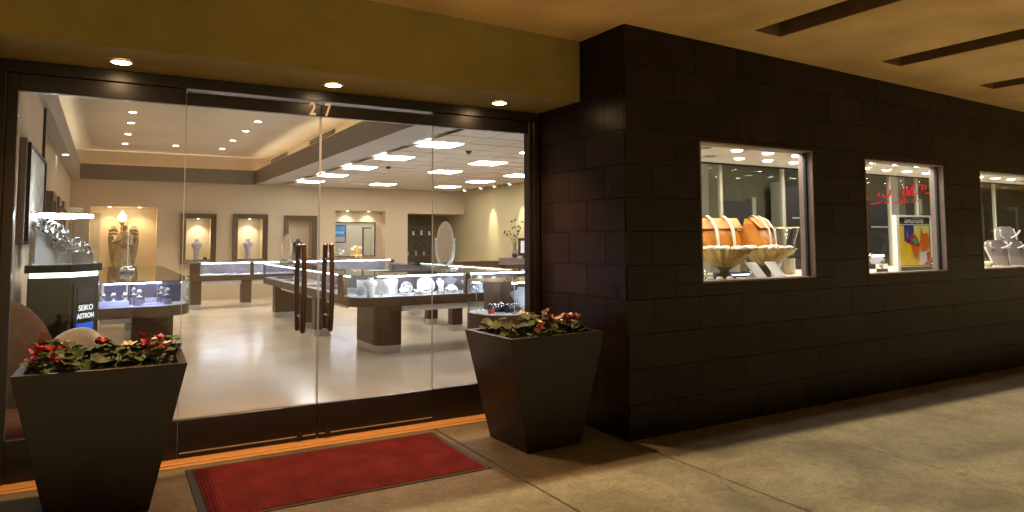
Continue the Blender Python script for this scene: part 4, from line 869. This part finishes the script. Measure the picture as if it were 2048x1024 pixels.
for k, (x, z) in enumerate(((-0.19, 1.565), (-0.135, 1.59), (-0.09, 1.575), (-0.06, 1.56), (-0.12, 1.54), (-0.07, 1.525), (-0.015, 1.545), (0.0, 1.505), (-0.03, 1.49), (0.03, 1.475), (-0.06, 1.42), (0.0, 1.37), (0.06, 1.41), (0.09, 1.385), (0.13, 1.40), (0.17, 1.375), (0.10, 1.43))):
    rw = 0 if z > 1.53 else (1 if z > 1.45 else 2); cnt[rw] += 1
    q = thing('wrist_watch', 'steel wrist watch in the black cabinet glass box, %s %s row' % (ORD[cnt[rw]-1], ('upper', 'middle', 'lower')[rw]), 'watch', (-0.30+x, 6.6+0.12-0.02*(k % 2)+(0.10 if x > 0.07 else 0), z), group='watches in the black cabinet '+('upper', 'middle', 'lower')[0 if z > 1.53 else (1 if z > 1.45 else 2)])
    watch(q, (0, 0, 0), 0.033, R(random.uniform(-70, 70)), R(random.uniform(-25, 50)), 'steel', 'blackv' if k % 3 else 'white')
    MB().tube([(0, 0, -0.03), (0, 0.04, -0.04)], 0.006, 6).build('peg', 'crystal', q)

# ------------------------------------------------------------------ chairs inside the left sidelight
def tubchair(loc, rz, s, mname, label, ht=1.04):
    t = thing('tub_chair', label, 'chair', loc, rz, 'upholstered tub chairs')
    rings = []; N = 18
    for k in range(N+1):
        a = R(-20+220*k/N); e = math.sin(math.pi*k/N); top = 0.55*s+(ht-0.55*s)*e**0.45
        o_ = Vector((math.cos(a), math.sin(a), 0)); r0, r1 = 0.33*s, 0.25*s
        prof = [(r1, 0.25*s), (r0, 0.22*s), (r0*1.07, top*0.55), (r0*1.12, top*0.9), (r0*1.09, top*0.98), (r0*0.98, top), (r1*1.1, top*0.98), (r1*1.03, top*0.9), (r1, top*0.6)]
        rings.append([o_*q+Vector((0, 0, z)) for q, z in prof])
    MB().loft(rings).build('back_shell', mname, t, smooth=True)
    MB().lathe([(0.27*s, 0.26*s), (0.285*s, 0.30*s), (0.28*s, 0.42*s), (0.22*s, 0.45*s), (0.001, 0.455*s)], 20).build('seat', mname, t, smooth=True)
    for (x, y) in ((-0.2, -0.2), (0.2, -0.2), (-0.2, 0.2), (0.2, 0.2)): MB().tube([(x*s, y*s, 0.005), (x*s*0.95, y*s*0.95, 0.27*s)], 0.02, 8, [0.014, 0.022]).build('leg', 'wood', t, smooth=2)
tubchair((-0.50, 5.74, 0), R(35), 0.68, 'maroon', 'maroon upholstered tub chair close behind the left glass panel', 1.05)
tubchair((-0.20, 6.02, 0), R(-20), 0.58, 'greyfab', 'light grey low backed chair behind the red cyclamen', 0.80)

# ------------------------------------------------------------------ display windows in the tiled wall
VY0, VY1, VZ0, VZ1 = YW+WT, 5.35, 1.08, 2.262
vs = thing('display_shelf', 'pale shelf running behind all three display windows', 'shelf', (0, 0, 0))
mat('vcloth', (0.72, 0.64, 0.52), 0.8, var=0.08, scale=6, coords='World')
mat('vceil', (0.82, 0.78, 0.70), 0.7, var=0.03, scale=2, coords='World')
box(3.46, 13.5, VY0+0.001, VY1, VZ0-0.12, VZ0).build('shelf_top', 'vcloth', vs); box(3.46, 13.5, 5.30, 5.36, 0.004, VZ0-0.121).build('panel_below', 'olivewall', vs)
vc = struct(bpy.data.objects.new('window_ceiling', None)); C.objects.link(vc)
for a, b in ((3.46, 5.2), (5.204, 7.0), (7.004, 8.8), (8.804, 10.6), (10.604, 12.0), (12.004, 13.5)): box(a, b, VY0+0.001, VY1+0.02, VZ1, VZ1+0.03).build('ceiling_board', 'vceil', vc)
box(3.46, 13.5, VY1+0.021, VY1+0.06, VZ1, 2.6).build('header', 'olivewall', vc)
box(3.395, 3.459, VY0+0.001, VY1+0.06, 0.004, 2.83).build('end_wall', 'olivewall', vc); box(13.5, 13.6, VY0+0.001, VY1+0.06, 0.004, 2.83).build('end_wall', 'olivewall', vc)
for i in range(22):
    for j, y in enumerate((4.50, 4.94, 4.17)):  # last row added out of sight to brighten the cards and poster
        x = 3.78+0.425*i+0.1*j; lit = (i*3+j*2) % 5 not in (1,) 
        lab = '%s round ceiling light above the display windows, %s in the %s row from the corner' % ('lit' if lit else 'unlit', ORD[i], ('middle', 'rear', 'front')[j])
        t = thing('window_spot', lab, 'ceiling light', (x, y, VZ1), group='window ceiling spots')
        MB().lathe([(0.058, -0.001), (0.078, -0.006), (0.052, -0.009)], 16, cap=False).build('trim_ring', 'satin', t, smooth=True)
        MB().lathe([(0.001, -0.004), (0.054, -0.004)], 16, cap=False).build('lens', 'vdisc' if lit else 'grey', t)
mul = [3.50, 5.74, 6.75, 8.84, 9.46, 11.5, 13.46]
bgw = thing('rear_glazing', 'glass screen with slim posts behind the display windows', 'glass screen', (0, 0, 0))
for a, b in zip(mul[:-1], mul[1:]): box(a+0.021, b-0.021, VY1+0.002, VY1+0.012, VZ0+0.001, VZ1-0.001).build('pane', 'glass', bgw)
for x in mul: box(x-0.02, x+0.02, VY1-0.012, VY1+0.02, VZ0+0.0005, VZ1-0.0005).build('post', 'greycol', bgw)
box(3.46, 13.5, VY1-0.014, VY1-0.0125, VZ1-0.02, VZ1-0.0006).build('top_bead', 'blackv', bgw)
for k, (a, b, z0, z1) in enumerate(WIN):
    t = thing('display_window', ('nearest', 'middle', 'farthest')[k]+' lit display window in the dark tiled wall, showing '+('orange bags', 'a bright poster', 'necklace busts')[k], 'window', ((a+b)/2, YW, z0), group='display windows')
    h, H = (b-a)/2, z1-z0; e = 0.012
    y0, y1 = -0.004, WT-0.002
    box(-h, h, y0, y1, -0.0, e).build('sill', 'jamb', t); box(-h, h, y0, y1, H-e, H).build('head', 'jamb', t)
    box(-h, -h+e, y0, y1, e+0.0005, H-e-0.0005).build('reveal', 'jamb', t); box(h-e, h, y0, y1, e+0.0005, H-e-0.0005).build('reveal', 'jamb', t)
    box(h-e-0.02, h-e-0.0005, 0.05, 0.075, e+0.0005, H-e-0.0005).build('bead', 'blackv', t)
    box(-h+e+0.0005, h-e-0.0215, 0.055, 0.063, e+0.0005, H-e-0.0005).build('pane', 'glass', t)
# --- first window: leather bags, bowls
mat('fluted', (0.42, 0.26, 0.07), 0.22, metal=0.5, var=0.3, scale=10, rvar=0.08, col2=(0.62, 0.44, 0.15))
def bag(loc, rz, w_, h_, d_, label, tilt=0):
    t = thing('leather_bag', label, 'bag', loc, rz, 'orange leather bags')
    prof = [(0, 1.0, 1.0), (0.12, 1.06, 1.1), (0.4, 1.0, 1.0), (0.65, 0.97, 0.72), (0.85, 0.96, 0.42), (1.0, 0.97, 0.30)]
    def ring(z, a, b, n=24):
        out = []
        for i in range(n):
            q = 2*math.pi*i/n; c, s = math.cos(q), math.sin(q)
            out.append((w_/2*a*math.copysign(abs(c)**0.22, c), d_/2*b*math.copysign(abs(s)**0.3, s)+0.004*math.sin(5*q+z*9), z*h_+0.005*math.sin(3*q)*(z > 0.1)))
        return out
    Mt = Matrix.Rotation(R(tilt), 4, 'Y')
    MB().loft([ring(*p) for p in prof]).xf(Mt).build('body', 'leather', t, smooth=True)
    MB().loft([[(-w_*0.53, -d_*0.10, h_*1.0), (w_*0.53, -d_*0.10, h_*1.02), (w_*0.53, -d_*0.02, h_*1.06), (-w_*0.53, -d_*0.02, h_*1.04)], [(-w_*0.52, -d_*0.42, h_*0.76), (w_*0.52, -d_*0.42, h_*0.78), (w_*0.52, -d_*0.36, h_*0.80), (-w_*0.52, -d_*0.36, h_*0.78)]]).xf(Mt).build('flap', 'leather', t, bevel=0.006, seg=2)
    for x in (-0.17, 0.23):
        pts = [(x*w_, -d_*0.55, h_*0.05), (x*w_, -d_*0.56, h_*0.4), (x*w_-0.01, -d_*0.52, h_*0.72), (x*w_-0.02, -d_*0.30, h_*0.98), (x*w_-0.02, 0.0, h_*1.10), (x*w_-0.01, d_*0.3, h_*0.95)]
        MB().loft([[Vector(p)+Vector((sx*0.021, 0, 0))+Vector((0, -0.006*sy, 0.004*sy)) for sx, sy in ((-1, 0), (1, 0), (1, 1), (-1, 1))] for p in pts]).xf(Mt).build('strap', 'strap', t, smooth=2)
    return t
RZ = 1.255
t = thing('glass_riser', 'clear glass riser under the bags and bowls in the first window', 'riser', (5.25, 4.72, VZ0))
box(-0.72, 0.9, -0.14, 0.30, RZ-VZ0-0.012, RZ-VZ0).build('top', 'topglass', t)
for x in (-0.65, 0.1, 0.82): box(x-0.05, x+0.05, 0.0, 0.25, 0.0005, RZ-VZ0-0.0125).build('block', 'vcloth', t, bevel=0.003)
bag((5.13, 4.86, RZ), R(4), 0.60, 0.37, 0.20, 'orange leather bag with two white straps seen square on, left in the first window')
bag((5.70, 4.86, RZ), R(24), 0.46, 0.38, 0.30, 'orange leather bag turned sideways, right in the first window')
def bowl(loc, r, h, label):
    t = thing('fluted_bowl', label, 'bowl', loc, 0, 'gold fluted bowls')
    MB().lathe([(r*0.42, 0), (r*0.40, h*0.08), (r*0.16, h*0.22), (r*0.15, h*0.32), (r*0.30, h*0.42)], 40).build('foot', 'blackv', t, smooth=True)
    MB().lathe([(r*0.30, h*0.42), (r*0.55, h*0.58), (r*0.82, h*0.80), (r*0.98, h*0.97), (r, h), (r*0.95, h*0.98), (r*0.78, h*0.80), (r*0.2, h*0.5)], 80, cap=False, flute=20, fa=0.075).build('bowl', 'fluted', t, smooth=True)
    for k in range(30):
        a = random.uniform(0, 6.28); q = r*0.93*math.sqrt(random.random())
        MB().ball((q*math.cos(a), q*math.sin(a), h*(0.98+0.05*random.random())), random.uniform(0.022, 0.045), 8, 5, 0.6).build('shell', ['shell', 'shell', 'white', 'strap'][k % 4], t, smooth=True)
    return t
bowl((4.68, 4.34, VZ0), 0.255, 0.275, 'gold fluted bowl heaped with shells, left in the first window')
bowl((5.38, 4.48, VZ0), 0.265, 0.275, 'gold fluted bowl heaped with shells, right in the first window')
t = thing('glass_vase', 'tall flared clear glass vase at the right of the first window', 'vase', (5.98, 4.72, VZ0)); MB().lathe([(0.07, 0), (0.08, 0.03), (0.07, 0.15), (0.09, 0.33), (0.13, 0.46), (0.136, 0.47)], 24, cap=False).build('body', 'crystal', t, smooth=True); MB().lathe([(0.136, 0.468), (0.139, 0.472), (0.136, 0.476)], 24, cap=False).build('rim', 'gold', t); MB().lathe([(0.072, 0.001), (0.076, 0.03), (0.002, 0.03)], 16).build('base', 'amber', t)
for k, (x, lab) in enumerate(((4.97, 'left'), (5.22, 'right'))):
    t = thing('price_sign', 'leaning blank white card at the front of the first window, %s' % lab, 'card', (x, 4.16, VZ0), R(-14), 'leaning white cards')
    MB().plate([(-0.06, 0.001), (0.055, 0.001), (0.005, 0.195), (-0.105, 0.195)], 0, 0.006).xf(Matrix.Rotation(R(-38), 4, 'X')).build('card', 'paper', t)
    if k == 0: MB().plate([(-0.15, 0.001), (-0.061, 0.001), (-0.075, 0.045), (-0.165, 0.045)], 0.001, 0.0055).xf(Matrix.Rotation(R(-38), 4, 'X')).build('card_wing', 'paper', t)
    box(-0.05, 0.02, 0.07, 0.10, 0.0005, 0.07).build('foot', 'paper', t)
t = thing('bracelet_tray', 'white tray of bracelets at the left corner of the first window', 'tray', (4.21, 4.24, VZ0)); box(-0.16, 0.16, -0.05, 0.06, 0.0005, 0.022).build('tray', 'white', t)
for k in range(7): MB().tube([(-0.12+0.04*k+0.0*math.cos(a), 0.035*math.cos(a), 0.06+0.037*math.sin(a)) for a in [2*math.pi*i/14 for i in range(14)]], 0.006, 6, closed=True).build('bracelet', ['steel', 'white', 'blackv'][k % 3], t, smooth=True)
for k, (x, mt, lab) in enumerate(((4.30, 'teal', 'teal egg lying at the front of the first window'), (4.40, 'petal_white', 'pink egg lying at the front of the first window'), (4.52, 'white', 'white egg lying at the front of the first window'))):
    MB().ball((0, 0, 0.026), 0.032, 12, 8, 0.8).build('egg', mt, loc=(x, 4.135, VZ0), smooth=True); tag(C.objects[-1], lab, 'egg')
t = thing('blue_bar', 'lilac glowing display bar between the two bowls of the first window', 'display bar', (5.08, 4.62, VZ0)); box(-0.22, 0.22, -0.03, 0.03, 0.0005, 0.05).build('bar', 'navy', t, bevel=0.004); box(-0.2, 0.2, -0.0345, -0.0305, 0.018, 0.03).build('light', 'led_soft', t) if 'led_soft' in MATS else None
# --- second window: poster, watches, reflected red script
t = thing('poster_stand', 'framed bright abstract poster with mirrored brand name in the middle window', 'poster', (7.74, 4.42, VZ0), R(-6))
box(-0.29, 0.29, 0.0, 0.03, 0.0, 0.60).build('board', 'cabinetdark', t)
for a in ((-0.305, -0.262, -0.02, 0.035, 0.0, 0.612), (0.262, 0.285, -0.02, 0.035, 0.0, 0.612), (-0.261, 0.261, -0.02, 0.035, 0.59, 0.612), (-0.261, 0.261, -0.012, -0.001, 0.505, 0.513), (-0.261, 0.261, -0.012, -0.001, 0.045, 0.053)): box(*a).build('frame_bar', 'white', t)
box(-0.24, 0.24, -0.006, -0.0005, 0.06, 0.50).build('ground', 'pyellow', t)
art = [([(-0.17, .5), (0.0, .5), (-0.03, .36), (-0.1, .30), (-0.17, .33)], 'pblue'), ([(-0.15, .40), (-.12, .45), (-.10, .38), (-.13, .31)], 'pink_blue'), ([(-0.02, .5), (0.24, .5), (0.24, .38), (0.06, .30), (0.0, .4)], 'plemon'),
       ([(0.10, .48), (.14, .41), (.20, .42), (.23, .36), (.22, .26), (.16, .20), (.10, .22), (.07, .30)], 'porange'), ([(-.10, .36), (-.05, .41), (.02, .38), (.07, .30), (.06, .26), (-.08, .29)], 'pred'), ([(-.06, .34), (0, .37), (.05, .31), (0, .285)], 'pgreen'),
       ([(-.07, .28), (.06, .255), (.04, .17), (.0, .12), (-.05, .20)], 'porange'), ([(.05, .20), (.19, .22), (.17, .10), (.10, .065), (.03, .07), (.06, .13)], 'paper'), ([(.17, .2), (.235, .2), (.235, .065), (.12, .065), (.18, .11)], 'pred')]
for k, (p, mt) in enumerate(art): MB().plate(p, -0.0075-0.0012*k, -0.0065-0.0012*k).build('colour_shape', mt, t)
text('BREITLING', 0.075, 'lettering', 'white', t, Matrix.Translation((0, -0.004, 0.55)) @ FACE, 0.001, -0.86, 0.002)
nz = thing('neon_script', 'red glowing script hanging at the back of the middle window', 'neon sign', (9.0, 5.28, 2.0))  # reflection of a sign across the street, modelled as glowing tubes
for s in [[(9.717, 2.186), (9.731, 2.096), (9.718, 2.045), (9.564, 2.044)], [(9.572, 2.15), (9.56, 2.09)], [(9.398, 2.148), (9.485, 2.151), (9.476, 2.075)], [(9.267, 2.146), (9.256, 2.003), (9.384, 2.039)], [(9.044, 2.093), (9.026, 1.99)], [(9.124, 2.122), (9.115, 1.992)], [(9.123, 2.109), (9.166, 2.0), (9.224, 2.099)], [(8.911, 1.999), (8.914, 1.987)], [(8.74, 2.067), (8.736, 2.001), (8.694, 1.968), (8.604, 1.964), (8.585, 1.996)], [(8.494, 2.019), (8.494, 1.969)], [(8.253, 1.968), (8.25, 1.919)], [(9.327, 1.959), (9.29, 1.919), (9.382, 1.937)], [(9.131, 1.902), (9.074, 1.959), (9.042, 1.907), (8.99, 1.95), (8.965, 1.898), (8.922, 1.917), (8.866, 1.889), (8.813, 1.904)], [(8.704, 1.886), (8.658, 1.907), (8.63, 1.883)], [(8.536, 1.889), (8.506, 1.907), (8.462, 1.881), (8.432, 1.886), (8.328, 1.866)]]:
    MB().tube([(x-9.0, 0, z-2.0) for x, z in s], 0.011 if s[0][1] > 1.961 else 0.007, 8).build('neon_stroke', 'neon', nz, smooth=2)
def cstand(loc, label, mname='white', n=1, rz=0):
    t = thing('watch_stand', label, 'watch stand', loc, rz)
    box(-0.045, 0.045, -0.035, 0.035, 0, 0.05).build('block', 'blackv' if mname == 'dark' else 'white', t, bevel=0.003)
    MB().tube([(0, 0, 0.05), (0, 0, 0.075)], 0.008, 8).build('stem', 'steel', t)
    watch(t, (0, 0, 0.108), 0.042, R(25), R(20), 'steel', 'white')
cstand((6.30, 4.25, VZ0), 'steel watch at the left front corner of the middle window')
cstand((6.42, 4.21, VZ0), 'second steel watch at the left of the middle window')
cstand((6.72, 4.30, VZ0+0.05), 'raised pair of steel watches at the centre of the middle window', 'dark')
cstand((6.83, 4.24, VZ0), 'steel watch on black block at the centre of the middle window', 'dark')
cstand((7.66, 4.20, VZ0), 'steel watch on black block in front of the poster', 'dark', rz=R(20))
cstand((7.90, 4.24, VZ0+0.02), 'steel watch at the right foot of the poster')
t = thing('blue_case', 'lilac lit glass case at the back of the middle window', 'case', (7.35, 4.95, VZ0)); box(-0.55, 0.55, -0.12, 0.12, 0.0005, 0.06).build('base', 'white', t); box(-0.5, 0.5, -0.1, 0.1, 0.061, 0.17).build('body', 'lilac', t, bevel=0.004); box(-0.5, 0.5, -0.108, -0.102, 0.15, 0.162).build('light', 'ledw', t)
t = thing('tapered_stand', 'orange tapered stand with white top at the left of the middle window', 'stand', (7.0, 5.1, VZ0)); MB().lathe([(0.09, 0.0), (0.09, 0.06), (0.045, 0.07), (0.06, 0.36)], 4).build('stem', 'leather', t); MB().lathe([(0.07, 0.361), (0.13, 0.46)], 4).build('cup', 'white', t)
mirror((6.85, 5.0, VZ0), R(-40), 0.72, 'oval mirror at the left back of the middle window')
tag(box(-0.02, 0.06, -0.03, 0.03, 0, 0.012).build('white_label', 'paper', loc=(6.58, 4.14, VZ0)), 'little white label lying at the front of the middle window', 'label')
# --- third window: curved grey busts
for k, (x, y, h_, lab) in enumerate(((9.10, 4.55, 0.36, 'grey curved bust at the left of the farthest window'), (9.22, 4.28, 0.33, 'grey curved bust with white collar, centre of the farthest window'), (9.60, 4.28, 0.33, 'grey curved bust with white collar, right of the farthest window'), (10.05, 4.55, 0.50, 'tall grey bust at the back right of the farthest window'))):
    t = thing('curved_bust', lab, 'jewellery bust', (x, y, VZ0), R(-35), 'curved grey busts')
    rings = []
    for q in range(13):
        a = q/12; cy_ = -0.10+0.30*a-0.08*a*a*2; z = h_*math.sin(a*1.45)/math.sin(1.45)
        wd = 0.13*(1-0.35*abs(a-0.55)/0.55) if a < 0.85 else 0.085
        rings.append([(wd*math.cos(2*math.pi*i/14), cy_+0.035*math.sin(2*math.pi*i/14), z) for i in range(14)])
    MB().loft(rings).build('form', 'panelback', t, smooth=True)
    for i_ in (0, 7): MB().tube([r_[i_] for r_ in rings[1:11]], 0.010, 6).build('edge_trim', 'white', t, smooth=True)
    MB().tube([(0.12*math.sin(p), -0.06+0.12*(1-abs(p)/2)-0.05, h_*(0.93-0.40*math.cos(p)*0.6)) for p in [R(-85+170*i/14) for i in range(15)]], 0.011, 8).build('collar', 'white', t, smooth=True)
tag(box(-0.6, 0.6, -0.08, 0.08, 0, 0.03).build('sand_tray', 'shell', loc=(8.9, 4.2, VZ0)), 'long sandy tray along the front of the farthest window', 'tray')
MB().ball((0, 0, 0.03), 0.055, 12, 8, 0.6).build('sea_shell', 'shell', loc=(8.78, 4.18, VZ0+0.03), smooth=True); tag(C.objects[-1], 'round tan shell on the sandy tray of the farthest window', 'shell')

# ------------------------------------------------------------------ planters and cyclamen
def leafmesh(m, c, r, yawa, tilt):
    N = 9; b = len(m.v)
    Mx = Matrix.Translation(c) @ Matrix.Rotation(yawa, 4, 'Z') @ Matrix.Rotation(tilt, 4, 'Y')
    m.v.append(tuple(Mx @ Vector((-0.25*r, 0, -0.10*r))))
    for k in range(N+1):
        a = R(-155+310*k/N); q = r*(1.0+0.10*math.cos(a))*(0.96+0.06*math.sin(3*a))
        m.v.append(tuple(Mx @ Vector((q*math.cos(a), q*math.sin(a)*0.95, 0.16*r*(math.sin(2*a)**2)-0.05*r*math.cos(a)))))
    for k in range(N): m.f.append((b, b+1+k, b+2+k))
def cyclamen(loc, rng, label, nl=22, flowers=(('petal_red', 3),), spread=0.13, group=None):
    t = thing('cyclamen', label, 'plant', loc, group=group)
    m = MB(); m2 = MB()
    for k in range(nl):
        a = rng.uniform(0, 6.28); q = spread*math.sqrt(rng.random()); z = 0.015+rng.random()**1.6*0.115+(0.02 if q < spread*0.5 else 0)
        c = Vector((q*math.cos(a), q*math.sin(a), z))
        leafmesh(m if rng.random() < 0.78 else m2, c, rng.uniform(0.028, 0.052), rng.uniform(0, 6.28), rng.uniform(-0.75, 0.75))
        m2.tube([(q*0.3*math.cos(a), q*0.3*math.sin(a), 0), tuple(c)], 0.0022, 4)
    m.build('leaves', 'leaf', t, smooth=True); m2.build('leaf_undersides', 'leafback', t, smooth=True)
    for mname, n in flowers:
        for k in range(n):
            a = rng.uniform(0, 6.28); q = spread*0.8*math.sqrt(rng.random()); z = rng.uniform(0.06, 0.15)
            fl = bpy.data.objects.new('flower', None); C.objects.link(fl); fl.parent = t; fl.location = (q*math.cos(a), q*math.sin(a), z); fl.rotation_euler = (rng.uniform(-.5, .5), rng.uniform(-.5, .5), rng.uniform(0, 6))
            p = MB()
            for i in range(6):
                w_ = 2*math.pi*i/6+rng.uniform(-.2, .2); b = len(p.v); o_ = Vector((math.cos(w_), math.sin(w_), 0)); s_ = Vector((-math.sin(w_), math.cos(w_), 0))
                L = rng.uniform(0.020, 0.032)
                for (r_, z_, wd) in ((0.004, 0.0, 0.005), (0.011, L*0.35, 0.011), (0.020, L*0.72, 0.012), (0.030+rng.uniform(-.012, .012), L*rng.uniform(0.75, 1.1), 0.004)):
                    p.v += [tuple(o_*r_-s_*wd+Vector((0, 0, z_))), tuple(o_*r_*1.12+Vector((0, 0, z_-0.001))), tuple(o_*r_+s_*wd+Vector((0, 0, z_)))]
                for j in range(3):
                    p.f += [(b+3*j, b+3*j+1, b+3*j+4, b+3*j+3), (b+3*j+1, b+3*j+2, b+3*j+5, b+3*j+4)]
            p.build('petals', mname, fl, smooth=True)
            MB().tube([(0, 0, 0), (0.004, 0, -z*0.5), (0, 0, -z)], 0.0022, 4).build('stalk', 'leafback', fl)
    return t
def planter(loc, tw, td, bw_, bd, h, label, rz=0):
    t = thing('planter', label, 'planter', loc, rz, 'tapered square planters'); e = 0.045
    O0 = [(-bw_/2, -bd/2), (bw_/2, -bd/2), (bw_/2, bd/2), (-bw_/2, bd/2)]; O1 = [(-tw/2, -td/2), (tw/2, -td/2), (tw/2, td/2), (-tw/2, td/2)]
    I1 = [(-tw/2+e, -td/2+e), (tw/2-e, -td/2+e), (tw/2-e, td/2-e), (-tw/2+e, td/2-e)]; I2 = [(x*0.96, y*0.96) for x, y in I1]
    MB().loft([[(x, y, 0.001) for x, y in O0], [(x, y, h) for x, y in O1], [(x, y, h) for x, y in I1], [(x, y, h-0.07) for x, y in I2]], cap=False).build('body', 'planter', t, bevel=0.004, seg=2)
    MB().prism(I2, h-0.075, h-0.045).build('soil', 'soil', t)
    return t
PH = 0.785
planter((0.02, 4.53, 0), 0.79, 0.66, 0.46, 0.44, PH, 'dark brown tapered planter at the left, cut by the lower edge of the picture', R(-2))
planter((2.715, 4.345, 0), 0.80, 0.64, 0.45, 0.50, PH, 'dark brown tapered planter at the right, in front of the tiled corner', R(2))
rng = random.Random(4)
lay1 = [(-0.26, -0.16, 'red'), (-0.26, 0.10, 'red2'), (-0.10, -0.18, 'none'), (-0.08, 0.08, 'white1'), (0.06, -0.16, 'white1'), (0.09, 0.10, 'none'), (0.21, -0.14, 'redw'), (0.26, 0.10, 'redw'), (0.02, 0.20, 'red1')]
FL = {'red': (('petal_red', 7),), 'red2': (('petal_red', 8), ('petal_white', 1)), 'none': (), 'white1': (('petal_white', 1),), 'redw': (('petal_red', 3), ('petal_white', 2)), 'red1': (('petal_red', 1),), 'wh': (('petal_white', 7),), 'whr': (('petal_white', 4), ('petal_red', 2))}
words = ['front left', 'rear left', 'front, left of centre', 'rear, left of centre', 'front, right of centre', 'rear, right of centre', 'front right', 'rear right', 'middle of the back edge']
for k, (x, y, f) in enumerate(lay1):
    cyclamen((0.02+x, 4.53+y, PH-0.045), rng, 'cyclamen plant %s in the left planter, %s' % (words[k], {'red': 'with red flowers', 'red2': 'with a dense red clump', 'none': 'green leaves only', 'white1': 'with one white flower', 'redw': 'with red and white flowers', 'red1': 'with one red flower'}[f]), 24, FL[f], 0.125, 'cyclamen in the left planter')
lay2 = [(-0.24, 0.16, 'none'), (-0.25, -0.08, 'none'), (-0.10, -0.20, 'red1'), (-0.08, 0.08, 'red1'), (0.05, -0.14, 'red1'), (0.06, 0.14, 'wh'), (0.18, -0.12, 'wh'), (0.22, 0.14, 'redw'), (0.28, -0.05, 'redw')]
w2 = ['rear left corner', 'left edge', 'front, left of centre', 'rear, left of centre', 'front centre', 'rear centre', 'front, right of centre', 'rear right', 'right edge']
for k, (x, y, f) in enumerate(lay2):
    cyclamen((2.715+x, 4.345+y, PH-0.045), rng, 'cyclamen plant %s of the right planter, %s' % (w2[k], {'none': 'green leaves only', 'red1': 'with one red flower', 'wh': 'with cream flowers', 'redw': 'with red and cream flowers'}[f]), 20, FL[f], 0.105, 'cyclamen in the right planter')
